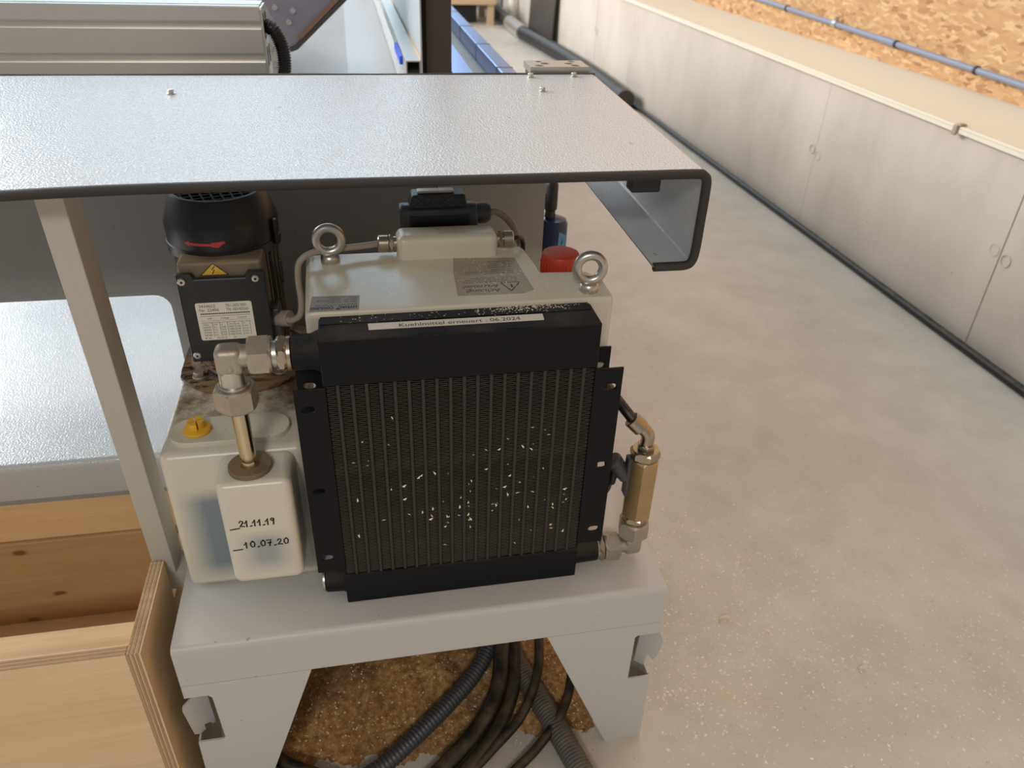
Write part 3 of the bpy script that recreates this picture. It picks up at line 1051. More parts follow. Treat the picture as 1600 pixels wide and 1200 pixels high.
# red cap
rc = lathe(new(), (0.163, 0.188, 0.405), (0, 0, 1), [(0.026, 0), (0.0272, 0.010), (0.0272, 0.040), (0.0255, 0.044), (0.022, 0.0455), (0.0, 0.0462)], 40)
rco = obj('red_cap', rc, 'red_cap', wt, smooth=40)
for k in range(30):
    a = 2 * PI * k / 30
    c, s_ = math.cos(a), math.sin(a)
    q = new()
    lathe(q, (0.163 + 0.0270 * c, 0.188 + 0.0270 * s_, 0.413), (0, 0, 1), [(0.0012, 0), (0.0012, 0.025), (0.0, 0.027)], 6)
    obj('grip_rib', q, 'red_cap', rco, smooth=40)


def eyebolt(cx, cy, z0, tilt_x, yaw):
    bm = new()
    R_, r_ = 0.0170, 0.0063
    n, k = 36, 12
    rot = Matrix.Rotation(yaw, 3, 'Z') @ Matrix.Rotation(tilt_x, 3, 'X')
    ctr = Vector((0, 0, 0.0310))
    rings = []
    for i in range(n):
        a = 2 * PI * i / n
        ring = []
        for j in range(k):
            b = 2 * PI * j / k
            rr = R_ + r_ * math.cos(b)
            ring.append(bm.verts.new(rot @ (ctr + Vector((rr * math.cos(a), 1.05 * r_ * math.sin(b), rr * math.sin(a))))+ Vector((cx, cy, z0))))
        rings.append(ring)
    for i in range(n):
        for j in range(k):
            bm.faces.new((rings[i][j], rings[(i + 1) % n][j], rings[(i + 1) % n][(j + 1) % k], rings[i][(j + 1) % k]))
    e = obj('eyebolt', bm, 'zinc', wt, smooth=60)
    cb_ = lathe(new(), (cx, cy, z0), (0, 0, 1), [(0.0128, 0), (0.0130, 0.0050), (0.0122, 0.0095), (0.0090, 0.0125)], 24)
    obj('eyebolt_collar', cb_, 'zinc', e, smooth=50)
    obj('lettering', text_mesh('M8', 0.006, (cx, cy - 0.0134, z0 + 0.0012), (1, 0, 0), (0, 0.05, 1), 0.0, 'CENTER', 0.0002), 'zinc_dusty', e)


eyebolt(-0.156, 0.213, 0.440, -0.05, 0.05)
eyebolt(0.1745, 0.083, 0.440, -0.05, -0.12)
# stickers on the tank top (printed upside down for the viewer)
ns = obj('maker_sticker', plate([(-0.181, 0.0645), (-0.1215, 0.0635), (-0.1195, 0.103), (-0.178, 0.106)], [], XY(0.4402), 0.0003), 'silver_label', wt)
U, V = (-1, 0, 0), (0, -1, 0)
tx = [text_mesh('HYDAC', 0.0088, (-0.1235, 0.0745, 0.4406), U, V, 0, bold=0.00035, fit=0.0225),
      text_mesh('COOLING', 0.0088, (-0.1515, 0.0745, 0.4406), U, V, 0, bold=0.00035, fit=0.0275),
      text_mesh('FLKS-1H/1.2/W/400-50', 0.0052, (-0.1235, 0.0805, 0.4406), U, V, 0),
      text_mesh('Mat. Nr:  3604322', 0.0048, (-0.1235, 0.0880, 0.4406), U, V, 0),
      text_mesh('Part Nr:  10610116/9/08', 0.0048, (-0.1235, 0.0935, 0.4406), U, V, 0),
      text_mesh('Date:      44/2017', 0.0048, (-0.1235, 0.0985, 0.4406), U, V, 0),
      text_mesh('Made in Germany', 0.0034, (-0.1365, 0.1020, 0.4406), U, V, 0)]
lg = merge_meshes(tx)
vsq = [lg.verts.new(p) for p in ((-0.1465, 0.0712, 0.4406), (-0.1495, 0.0678, 0.4406), (-0.1465, 0.0655, 0.4406), (-0.1435, 0.0678, 0.4406))]
lg.faces.new(vsq)
obj('lettering', lg, 'ink', ns)
ws = obj('warning_sticker', plate([(0.003, 0.087), (0.088, 0.085), (0.104, 0.094), (0.098, 0.198), (0.012, 0.205), (0.006, 0.150)], [], XY(0.4402), 0.0003), 'clear_label', wt, bevel=None)
tx = [text_mesh('Achtung!', 0.0125, (0.060, 0.1010, 0.4406), U, V, 0, fit=0.044),
      text_mesh('Attention!', 0.0125, (0.060, 0.1140, 0.4406), U, V, 0, fit=0.047)]
for k in range(3):
    tx.append(text_mesh(('vor dem Befuellen Anlage abschalten und Deckel', 'sichern, Kuehlmittelstand nur bei stehender', 'Pumpe pruefen und Druck langsam ablassen')[k], 0.0052, (0.088, 0.124 + 0.0058 * k, 0.4406), U, V, 0, fit=(0.074, 0.07, 0.062)[k]))
for k in range(3):
    tx.append(text_mesh(('before opening switch off the unit and wait until', 'the pump has stopped, check the coolant level', 'with cold unit only')[k], 0.0052, (0.088, 0.150 + 0.0058 * k, 0.4406), U, V, 0, fit=(0.074, 0.066, 0.03)[k]))
for k in range(4):
    tx.append(text_mesh(('Kuehlmittel', 'Glycol', 'max. 35 %', 'coolant')[k], 0.0052, (0.088, 0.170 + 0.0062 * k, 0.4406), U, V, 0, fit=(0.032, 0.03, 0.028, 0.03)[k]))
bm = merge_meshes(tx)
tri = [(0.090, 0.118), (0.074, 0.0925), (0.064, 0.118)]
lw = 0.0016
for i in range(3):
    a, b = Vector(tri[i]), Vector(tri[(i + 1) % 3])
    d = (b - a).normalized()
    s_ = Vector((-d.y, d.x)) * lw / 2
    q = [bm.verts.new((*(p), 0.4406)) for p in (a + s_, b + s_, b - s_, a - s_)]
    bm.faces.new(q)
q = [bm.verts.new((x, y, 0.4406)) for x, y in ((0.0777, 0.1135), (0.0763, 0.1135), (0.0755, 0.103), (0.0785, 0.103))]
bm.faces.new(q)
obj('lettering', bm, 'ink', ws)

# ------------------------------------------------------------------ multi-pole connector and cables behind the tank
cn = empty('plug_connector', (0.0, 0.28, 0.40), 'black multi-pole plug connector behind the white tank hump', 'connector')
hood = plate([(0.262, 0.40), (0.298, 0.40), (0.298, 0.484), (0.290, 0.495), (0.268, 0.495), (0.262, 0.486)], [], lambda u, v, w: (-0.056 + w, u, v), 0.112)
obj('hood_base', hood, 'grey_plastic', cn, bevel=(0.006, 3), smooth=50)
obj('hood_window', bx(-0.043, 0.044, 0.2606, 0.2622, 0.41, 0.4825), 'black_plastic', cn, bevel=(0.0006, 1))
top = plate([(-0.043, 0.4935), (0.041, 0.4935), (0.037, 0.5125), (-0.038, 0.5125)], [], XZ(0.262), 0.030)
tp = obj('hood_top', top, 'black_plastic', cn, bevel=(0.003, 2), smooth=50)
bm = new()
for k in range(4):
    a = -0.034 + k * 0.0175
    for dz in ((0.4965, 0.5095), (0.5095, 0.4965)):
        p0, p1 = Vector((a, 0.2612, dz[0])), Vector((a + 0.0165, 0.2612, dz[1]))
        tube([p0, p1], 0.0011, 6, 2, bm, spline=False)
obj('grip_relief', bm, 'grey_plastic', tp)
obj('locking_lever', bx(-0.030, 0.022, 0.268, 0.284, 0.5125, 0.516), 'zinc_dusty', cn, bevel=(0.0015, 2))
lc = new()
lathe(lc, (0.050, 0.280, 0.478), (1, 0, 0), [(0.013, 0), (0.0155, 0.003), (0.0155, 0.020), (0.012, 0.026)], 20)
obj('cable_entry', lc, 'grey_plastic', cn, smooth=40)
cab = obj('grey_cable', tube([(0.074, 0.280, 0.478), (0.088, 0.281, 0.4775), (0.107, 0.279, 0.462), (0.120, 0.274, 0.435), (0.130, 0.268, 0.40), (0.132, 0.265, 0.33), (0.130, 0.27, 0.20), (0.12, 0.28, 0.06), (0.12, 0.30, 0.01)], 0.0055, 10), 'cable_grey', smooth=60)
tag(cab, 'grey cable arching from the black plug connector down behind the tank', 'cable')
cab2 = obj('thin_cable', tube([(0.101, 0.232, 0.4555), (0.110, 0.236, 0.455), (0.119, 0.248, 0.447), (0.122, 0.252, 0.42), (0.115, 0.252, 0.30), (0.10, 0.255, 0.05)], 0.0036, 8), 'black_plastic', smooth=60)
tag(cab2, 'thin dark cable leaving the right metal gland of the white tank', 'cable')
cab3 = obj('grey_cable', tube([(-0.090, 0.232, 0.4555), (-0.115, 0.228, 0.4545), (-0.150, 0.218, 0.4560), (-0.180, 0.206, 0.4565), (-0.1965, 0.200, 0.446), (-0.2005, 0.200, 0.420), (-0.200, 0.200, 0.390), (-0.204, 0.200, 0.368), (-0.216, 0.205, 0.358), (-0.226, 0.21, 0.358)], 0.0045, 10), 'cable_grey', smooth=60)
tag(cab3, 'grey cable from the left gland bending down to the motor plug', 'cable')

# ------------------------------------------------------------------ left reservoir
rv = empty('coolant_reservoir', (-0.30, 0.2, 0), 'milky white plastic coolant reservoir under the electric motor', 'tank')
obj('reservoir_body', bx(-0.394, -0.2065, 0.063, 0.415, 0.001, 0.243), 'pe_res', rv, bevel=(0.013, 4), smooth=40)
ch_ = plate([(-0.3165, 0.0), (-0.2235, 0.0), (-0.2215, 0.075), (-0.3185, 0.075)], [], lambda u, v, w: (u + 0.02 * (0.06 - w) * (0), v, 0.0625 + w), 0.1735)
chm = obj('front_chamber', ch_, 'pe_chamber', rv, bevel=(0.011, 4), smooth=40)
pad = obj('raised_pad', plate(rrect(-0.383, -0.228, 0.078, 0.137, 0.028, 8), [], XY(0.238), 0.013), 'pe_tank', rv, bevel=(0.006, 3), smooth=50)
yc = lathe(new(), (-0.3475, 0.106, 0.251), (0, 0, 1), [(0.0175, 0), (0.0185, 0.002), (0.0175, 0.0045), (0.012, 0.006), (0.0, 0.0062)], 32)
yco = obj('yellow_cap', yc, 'yellow', rv, smooth=40)
for k in range(4):
    a = math.radians(20 + 90 * k)
    u_, v_ = Vector((math.cos(a), math.sin(a), 0)), Vector((-math.sin(a), math.cos(a), 0))
    seg = [(0.0012, 0.0012), (0.0105, 0.0012)] + [(0.0106 * math.cos(t), 0.0106 * math.sin(t)) for t in (0.3, 0.6, 0.95, 1.27)] + [(0.0012, 0.0105)]
    c0 = Vector((-0.3475, 0.106, 0.2565))
    q = plate(seg, [], lambda u, v, w: tuple(c0 + u_ * u + v_ * v + Vector((0, 0, w))), 0.0105)
    obj('grip', q, 'yellow', yco)
# pen marks on the chamber
DG = {'0': [[(0.5, 1), (0.15, 0.8), (0.08, 0.4), (0.3, 0.05), (0.6, 0.1), (0.75, 0.5), (0.68, 0.85), (0.45, 1)]],
      '1': [[(0.1, 0.55), (0.45, 1.0), (0.4, 0.0)]],
      '2': [[(0.1, 0.75), (0.3, 1), (0.6, 0.9), (0.6, 0.65), (0.3, 0.3), (0.08, 0.05), (0.4, 0.1), (0.75, 0.05)]],
      '7': [[(0.08, 0.95), (0.7, 1.0), (0.5, 0.5), (0.4, 0.0)], [(0.2, 0.5), (0.65, 0.52)]],
      '9': [[(0.6, 0.9), (0.35, 1.0), (0.15, 0.75), (0.35, 0.55), (0.6, 0.75), (0.62, 0.95), (0.58, 0.4), (0.5, 0.0)]],
      '.': [[(0.2, 0.0), (0.38, 0.05)]]}


def pen(s, x0, z0, h, adv):
    out = []
    x = x0
    for c in s:
        for stp in DG[c]:
            out.append([(x + p[0] * h * 0.78, z0 + p[1] * h) for p in stp])
        x += adv * (0.62 if c == '.' else 1.0)
    return out


s1 = pen('21.11.19', -0.2955, 0.1665, 0.0105, 0.0062)
s2 = pen('10.07.20', -0.2950, 0.1290, 0.0105, 0.0082)
bars = [[(-0.307, 0.1632), (-0.296, 0.1645)], [(-0.3085, 0.1265), (-0.2975, 0.1272)]]
obj('pen_marks', ribbon(s1 + s2 + bars, (0, 0, 0), (1, 0, 0), (0, 0, 1), 0.0020, 0.0003), 'ink', chm)

# ------------------------------------------------------------------ pipe assembly, top left
pa = empty('pipe_elbow', (-0.272, 0.033, 0.236), 'zinc plated elbow and pipe joining radiator top port to the reservoir', 'pipe fitting')
zc_ = 0.406
obj('collar', cyl((-0.2030, AX, zc_), (-0.2085, AX, zc_), 0.0208, 28, ch=0.0008), 'nickel', pa, smooth=40)
obj('hex_adapter', hexnut((-0.2085, AX, zc_), (-0.2195, AX, zc_), 0.0228, 0.1), 'nickel', pa)
obj('neck', cyl((-0.2195, AX, zc_), (-0.2300, AX, zc_), 0.0165, 24), 'zinc', pa, smooth=40)
obj('union_nut', hexnut((-0.2255, AX, zc_), (-0.2520, AX, zc_), 0.0255, 0.02), 'zinc_dusty', pa, bevel=None)
EX = -0.2745
bm = new()
box(bm, EX - 0.0155, EX + 0.0165, AX - 0.0145, AX + 0.0145, zc_ - 0.022, zc_ + 0.0145)
obj('elbow_body', bm, 'zinc_dusty', pa, bevel=(0.0085, 4), smooth=40)
obj('elbow_neck', cyl((-0.252, AX, zc_), (EX, AX, zc_), 0.0140, 24), 'zinc_dusty', pa, smooth=40)
obj('elbow_neck', cyl((EX, AX, zc_ - 0.015), (EX, AX, 0.366), 0.0155, 26), 'zinc', pa, smooth=40)
obj('elbow_mark', cyl((EX + 0.001, AX - 0.0142, zc_ - 0.010), (EX + 0.001, AX - 0.0155, zc_ - 0.010), 0.0042, 12, 0.003), 'zinc_dusty', pa, smooth=40)
obj('seal_ring', cyl((EX, AX, 0.3655), (EX, AX, 0.3695), 0.0185, 26, ch=0.001), 'zinc', pa, smooth=40)
obj('union_nut', hexnut((EX, AX, 0.366), (EX, AX, 0.3355), 0.0262, -0.35), 'zinc_dusty', pa)
obj('pipe', cyl((EX, AX, 0.337), (EX, AX + 0.004, 0.2445), 0.0102, 28), 'pipe', pa, smooth=40)
obj('flange', cyl((EX, AX + 0.005, 0.2362), (EX, AX + 0.005, 0.2435), 0.0275, 36, ch=0.001), 'cast', pa, smooth=40)
obj('sleeve', cyl((EX, AX + 0.004, 0.2435), (EX, AX + 0.004, 0.2520), 0.0118, 28, 0.0104), 'pipe', pa, smooth=40)

# ------------------------------------------------------------------ flow sensor assembly, lower right
fs = empty('flow_sensor', (0.266, 0.0285, 0.0), 'brass flow sensor with elbow and hose on the lower radiator port', 'sensor')
zc_ = 0.026
obj('collar', cyl((0.207, AX, zc_), (0.211, AX, zc_), 0.0192, 26, ch=0.0008), 'nickel', fs, smooth=40)
obj('hex_adapter', hexnut((0.211, AX, zc_), (0.219, AX, zc_), 0.0215, 0.1), 'nickel', fs)
obj('union_nut', hexnut((0.220, AX, zc_), (0.2445, AX, zc_), 0.0225, 0.05), 'zinc_dusty', fs)
FX = 0.2655
bm = bx(FX - 0.013, FX + 0.0145, AX - 0.0125, AX + 0.0125, zc_ - 0.014, zc_ + 0.018)
obj('elbow_body', bm, 'zinc_dusty', fs, bevel=(0.007, 4), smooth=40)
obj('elbow_neck', cyl((0.2445, AX, zc_), (FX, AX, zc_), 0.0125, 22), 'zinc_dusty', fs, smooth=40)
obj('union_nut', hexnut((FX, AX, 0.047), (FX, AX, 0.077), 0.0245, 0.25), 'zinc_dusty', fs)
obj('hex_ring', hexnut((FX, AX, 0.077), (FX, AX, 0.089), 0.0205, PI / 6 + 0.05), 'nickel', fs)
obj('sensor_body', hexnut((FX, AX, 0.089), (FX, AX, 0.1965), 0.0232, 0.16), 'brass', fs)
obj('top_hex', hexnut((FX, AX, 0.1965), (FX, AX, 0.212), 0.0220, PI / 6), 'nickel', fs)
obj('top_hex', hexnut((FX, AX, 0.212), (FX, AX, 0.221), 0.0135, 0.2), 'nickel', fs)
obj('swivel', tube([(FX, AX, 0.220), (FX + 0.0005, AX, 0.232), (FX - 0.003, AX + 0.002, 0.2405), (FX - 0.012, AX + 0.006, 0.248)], 0.0095, 16, 6), 'nickel', fs, smooth=60)
obj('ferrule', cyl((FX - 0.009, AX + 0.005, 0.244), (FX - 0.024, AX + 0.011, 0.258), 0.0125, 22, ch=0.001), 'nickel', fs, smooth=40)
obj('hose', tube([(FX - 0.020, AX + 0.010, 0.255), (FX - 0.030, AX + 0.022, 0.266), (FX - 0.040, AX + 0.045, 0.276), (FX - 0.047, AX + 0.09, 0.278), (FX - 0.048, AX + 0.16, 0.26)], 0.0078, 14), 'hose', fs, smooth=60)
# electrical plug on the side of the sensor
obj('side_bracket', bx(FX - 0.0255, FX - 0.019, AX - 0.006, AX + 0.008, 0.13, 0.198), 'grey_plastic', fs, bevel=(0.001, 2))
pl_ = cyl((FX - 0.022, AX + 0.004, 0.158), (FX - 0.040, AX + 0.008, 0.184), 0.0105, 20, 0.0125, ch=0.0015)
po = obj('plug', pl_, 'grey_plastic', fs, smooth=40)
obj('plug_nut', cyl((FX - 0.0405, AX + 0.008, 0.1835), (FX - 0.046, AX + 0.009, 0.191), 0.0135, 20, ch=0.0015), 'grey_plastic', po, smooth=40)
obj('plug_tail', cyl((FX - 0.040, AX + 0.008, 0.172), (FX - 0.042, AX + 0.010, 0.146), 0.0075, 16, 0.006), 'black_plastic', po, smooth=40)
obj('signal_cable', tube([(FX - 0.042, AX + 0.010, 0.146), (FX - 0.046, AX + 0.012, 0.128), (FX - 0.050, AX + 0.025, 0.110), (FX - 0.052, AX + 0.07, 0.10), (FX - 0.052, AX + 0.14, 0.08)], 0.003, 8), 'grey_plastic', po, smooth=60)

# ------------------------------------------------------------------ electric motor
mo = empty('pump_motor', (-0.303, 0.30, 0.243), 'black and brown electric pump motor standing on the reservoir', 'motor')
MX, MY = -0.303, 0.300
fl_ = lathe(new(), (MX, MY, 0.2435), (0, 0, 1), [(0.100, 0), (0.102, 0.002), (0.102, 0.007), (0.097, 0.009), (0.080, 0.011), (0.076, 0.016), (0.074, 0.030), (0.070, 0.034), (0.070, 0.04)], 48)
# flange must stay on the reservoir top: squeeze sideways
for v in fl_.verts:
    v.co.x = max(-0.392, min(-0.209, v.co.x))
obj('flange', fl_, 'dusty_black', mo, smooth=40)
for x, y in ((-0.3625, 0.243), (-0.2475, 0.242)):
    b_ = cyl((x, y, 0.2505), (x, y, 0.2555), 0.0105, 20, ch=0.001)
    bo = obj('bolt', b_, 'zinc_dusty', mo, smooth=40)
    obj('bolt_head', hexnut((x, y, 0.2555), (x, y, 0.2625), 0.0085, 0.3), 'zinc_dusty', bo)
obj('motor_body', lathe(new(), (MX, MY, 0.280), (0, 0, 1), [(0.062, 0), (0.0635, 0.003), (0.0635, 0.168), (0.06, 0.17)], 40), 'cast', mo, smooth=40)
for k in range(34):
    a = math.radians(-70 + 320 * k / 33 - 60)
    # fins all round except the terminal box side (-y)
    if abs(((a + PI / 2 + PI) % (2 * PI)) - PI) < 0.72:
        continue
    c, s_ = math.cos(a), math.sin(a)
    f = new()
    w = 0.0011
    q = [(0.062, -w), (0.071, -w), (0.071, w), (0.062, w)]
    plate([(MX + u * c - v_ * s_, MY + u * s_ + v_ * c) for u, v_ in q], [], XY(0.285), 0.155, f)
    obj('fin', f, 'cast', mo)
obj('terminal_box', bx(-0.3545, -0.2455, 0.2065, 0.262, 0.300, 0.4505), 'cast', mo, bevel=(0.006, 3), smooth=40)
lid = plate([(-0.3565, 0.304), (-0.2435, 0.304), (-0.2435, 0.4370), (-0.2660, 0.4370), (-0.2690, 0.4300), (-0.3330, 0.4300), (-0.3360, 0.4370), (-0.3565, 0.4370)], [], XZ(0.197), 0.0095)
ld = obj('terminal_lid', lid, 'black_plastic', mo, bevel=(0.0022, 3), smooth=40)
for x, z in ((-0.3490, 0.4275), (-0.2555, 0.4280), (-0.3485, 0.3155), (-0.2535, 0.3155)):
    sc = lathe(new(), (x, 0.1972, z), (0, -1, 0), [(0.0056, 0), (0.0056, 0.0012), (0.0045, 0.0026), (0.0022, 0.0030)], 18, cap=True)
    so = obj('screw', sc, 'zinc', ld, smooth=40)
    obj('socket', cyl((x, 0.1945, z), (x, 0.19395, z), 0.0018, 6), 'void', so)
np_ = obj('nameplate', plate(rrect(-0.3385, -0.2655, 0.3385, 0.3955, 0.003, 4), [], lambda u, v, w: (u, 0.1968 - w, v), 0.0006), 'white_label', ld)
NPY = 0.1961
U3, V3 = (1, 0, 0), (0, 0, 1)
tx = [text_mesh('3434652', 0.0062, (-0.3345, NPY, 0.3885), U3, V3, 0), text_mesh('TK1-2652 0001', 0.0062, (-0.2995, NPY, 0.3885), U3, V3, 0, fit=0.0265),
      text_mesh('Nr. 22406', 0.0062, (-0.3345, NPY, 0.3825), U3, V3, 0), text_mesh('TN: 1001450265', 0.0062, (-0.2995, NPY, 0.3825), U3, V3, 0, fit=0.029),
      text_mesh('kW', 0.0038, (-0.3255, NPY, 0.3705), U3, V3, 0), text_mesh('Voltage', 0.0038, (-0.309, NPY, 0.3705), U3, V3, 0), text_mesh('Current', 0.0038, (-0.287, NPY, 0.3705), U3, V3, 0)]
for rr in range(5):
    zz = 0.3612 - rr * 0.0040
    tx.append(text_mesh(('V/Hz', '230/50', '400/50', '265/60', '460/60')[rr], 0.0036, (-0.3335, NPY, zz), U3, V3, 0))
    for cc in range(5):
        tx.append(text_mesh((('kW', 'A', '1/min', 'cos', 'IP'), ('0.2', '0.86', '2800', '0.80', '0.54'), ('0.2', '0.50', '2800', '0.80', '0.54'), ('0.2', '0.86', '3400', '0.82', '0.54'), ('0.2', '0.50', '3400', '0.82', '0.55'))[rr][cc], 0.0034, (-0.3195 + cc * 0.0098, NPY, zz), U3, V3, 0))
tx.append(text_mesh('IP 54', 0.004, (-0.3335, NPY, 0.3402), U3, V3, 0))
tx.append(text_mesh('Th.Cl. F', 0.004, (-0.318, NPY, 0.3402), U3, V3, 0))
tx.append(text_mesh('S1', 0.004, (-0.296, NPY, 0.3402), U3, V3, 0))
bm = merge_meshes(tx)
def line2(x0, z0, x1_, z1, w):
    a, b = Vector((x0, 0, z0)), Vector((x1_, 0, z1))
    d = (b - a).normalized()
    s_ = Vector((-d.z, 0, d.x)) * w / 2
    bm.faces.new([bm.verts.new((p.x, NPY, p.z)) for p in (a + s_, b + s_, b - s_, a - s_)])
for k in range(24):
    line2(-0.3335 + k * 0.0027, 0.3790, -0.3335 + k * 0.0027 + 0.0021, 0.3790, 0.0018)
line2(-0.3345, 0.3755, -0.2695, 0.3755, 0.0005)
line2(-0.3345, 0.3685, -0.2695, 0.3685, 0.0003)
line2(-0.3345, 0.3655, -0.2695, 0.3655, 0.0005)
for cc in range(6):
    line2(-0.3208 + cc * 0.0098, 0.3655, -0.3208 + cc * 0.0098, 0.3442, 0.0005)
obj('lettering', bm, 'ink', np_)
# warning triangle on the upper edge of the box
tri = plate([(-0.3255, 0.4315), (-0.2905, 0.4315), (-0.308, 0.4480)], [], lambda u, v, w: (u, 0.2062 - w, v), 0.0005)
to = obj('warning_triangle', tri, 'yellow_label', mo)
bm = ribbon([[(-0.3065, 0.4435), (-0.3105, 0.4390), (-0.3070, 0.4390), (-0.3100, 0.4335)]], (0, 0.2056, 0), (1, 0, 0), (0, 0, 1), 0.0012, 0.0002)
for a, b in (((-0.3255, 0.4315), (-0.2905, 0.4315)), ((-0.2905, 0.4315), (-0.308, 0.4480)), ((-0.308, 0.4480), (-0.3255, 0.4315))):
    bm2 = ribbon([[a, b]], (0, 0.2056, 0), (1, 0, 0), (0, 0, 1), 0.0009, 0.0002)
    me = bpy.data.meshes.new('t')
    bm2.to_mesh(me)
    bm2.free()
    bm.from_mesh(me)
    bpy.data.meshes.remove(me)
obj('lettering', bm, 'ink', to)
# fan cover
fc = lathe(new(), (MX, MY, 0), (0, 0, 1), [(0.0715, 0.4405), (0.0770, 0.4410), (0.0772, 0.4535), (0.0758, 0.4542), (0.0762, 0.4800), (0.0730, 0.4880), (0.0640, 0.5150), (0.0605, 0.5200), (0.0570, 0.5205), (0.0570, 0.5170), (0.066, 0.49), (0.0715, 0.47)], 64)
fco = obj('fan_cover', fc, 'black_plastic', mo, smooth=40)
bm = new()
rg = 0.0572
for k in range(-4, 5):
    o_ = k * 0.0125
    L = math.sqrt(max(0, rg * rg - o_ * o_))
    if L > 0.008:
        box(bm, MX + o_ - 0.0012, MX + o_ + 0.0012, MY - L, MY + L, 0.5170, 0.5200)
        box(bm, MX - L, MX + L, MY + o_ - 0.0012, MY + o_ + 0.0012, 0.5168, 0.5198)
bmesh.ops.rotate(bm, verts=bm.verts, cent=(MX, MY, 0.52), matrix=Matrix.Rotation(math.radians(18), 3, 'Z'))
obj('grille', bm, mat('matt_black_plastic', srgb(30, 31, 34), 0.7, 0, 0.1, 20, spec=0.2), fco)
obj('hub', lathe(new(), (MX, MY, 0.5168), (0, 0, 1), [(0.006, 0), (0.0135, 0), (0.0135, 0.004), (0.006, 0.004), (0.006, 0)], 24, cap=False), 'black_plastic', fco, smooth=40)
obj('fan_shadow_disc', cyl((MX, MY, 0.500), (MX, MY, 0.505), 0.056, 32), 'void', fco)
# red rotation arrow wrapped on the cover
bm = new()
def on_cov(a, z, r_=0.0768):
    return (MX + r_ * math.sin(a), MY - r_ * math.cos(a), z)
ar = [(-0.57, 0.0, 0.0), (-0.47, 0.0036, 0.0034), (-0.46, 0.0018, 0.0018), (-0.08, 0.0018, 0.0018), (-0.06, 0.0036, 0.0030), (0.04, 0.0036, 0.0044), (0.09, 0.0044, 0.0008), (0.16, 0.0044, -0.0015)]
prev = None
ar2 = []
for (a0_, u0, d0), (a1_, u1, d1) in zip(ar, ar[1:]):
    nn = max(1, int((a1_ - a0_) / 0.04))
    ar2 += [(a0_ + (a1_ - a0_) * i / nn, u0 + (u1 - u0) * i / nn, d0 + (d1 - d0) * i / nn) for i in range(nn)]
ar2.append(ar[-1])
for a, up, dn in ar2:
    zc2 = 0.4665
    row = (bm.verts.new(on_cov(a, zc2 + up)), bm.verts.new(on_cov(a, zc2 - dn)))
    if prev:
        bm.faces.new((prev[0], prev[1], row[1], row[0]))
    prev = row
obj('rotation_arrow', bm, 'red_print', fco)
# side clips and plug on the right of the motor
for z in (0.465, 0.405):
    obj('clip', bx(MX + 0.072, MX + 0.0765, MY - 0.034, MY - 0.026, z - 0.018, z + 0.018), 'black_plastic', mo, bevel=(0.001, 2))
mp_ = cyl((-0.2415, 0.225, 0.352), (-0.219, 0.212, 0.357), 0.0115, 18, ch=0.001)
obj('plug', mp_, 'cable_grey', mo, smooth=40)
obj('plug_base', bx(-0.250, -0.232, 0.214, 0.245, 0.325, 0.372), 'grey_plastic', mo, bevel=(0.003, 2), smooth=40)

# ------------------------------------------------------------------ air filter bowl beyond the tank
af = empty('air_filter', (0.246, 0.52, 0.25), 'dark blue filter bowl hanging beside the grey machine panel', 'filter')
obj('bowl', lathe(new(), (0.236, 0.512, 0.25), (0, 0, 1), [(0.0, 0), (0.020, 0.004), (0.0255, 0.016), (0.0255, 0.118), (0.022, 0.126), (0.012, 0.130)], 28), 'blue_bowl', af, smooth=40)
obj('neck', lathe(new(), (0.228, 0.512, 0.38), (0, 0, 1), [(0.010, 0), (0.009, 0.012), (0.012, 0.016), (0.012, 0.06), (0.009, 0.066)], 20), 'black_plastic', af, smooth=40)
obj('level_label', plate([(0.2385, 0.325), (0.2545, 0.320), (0.256, 0.35), (0.240, 0.36)], [], lambda u, v, w: (u, 0.512 - math.sqrt(max(1e-6, 0.0268 ** 2 - (u - 0.236) ** 2)) - w, v), 0.0004), 'blue_label', af)
obj('mount_arm', bx(0.200, 0.2285, 0.506, 0.518, 0.410, 0.425), 'dark_steel', af)

# ------------------------------------------------------------------ canopy
ca = empty('sheet_canopy', (-0.3, 0.25, 0.49), 'light grey sheet steel canopy with rubber edge over the cooling unit', 'canopy')
TILT = math.tan(math.radians(2.9))
cz = lambda y: 0.6075 + TILT * (y - 0.0)
CY0, CY1 = 0.030, 0.472
X_L, X_R = -1.6, 0.290
rr = 0.006
def canopy_profile(dy_z):
    # profile in (x, dz) from left end to folded lip at right
    return [(X_L, 0.0)] + [(X_R - rr + rr * math.sin(math.radians(a)), -rr + rr * math.cos(math.radians(a))) for a in (0, 22, 45, 67, 90)] + \
           [(X_R - 0.004 + 0.004 * math.cos(math.radians(a)), -0.112 - 0.004 * math.sin(math.radians(a))) for a in (0, 30, 60, 90)] + [(0.238, -0.116)]
bm = new()
prf = canopy_profile(0)
xs_extra = []
F = [bm.verts.new((x, CY0, cz(CY0) + dz)) for x, dz in prf]
Bk = [bm.verts.new((x - (0.012 if x > 0 else 0), CY1, cz(CY1) + dz)) for x, dz in prf]
for i in range(len(prf) - 1):
    bm.faces.new((F[i], F[i + 1], Bk[i + 1], Bk[i]))
obj('canopy_sheet', bm, 'grey_coat', ca, smooth=40, solid=0.0025, wn=True)
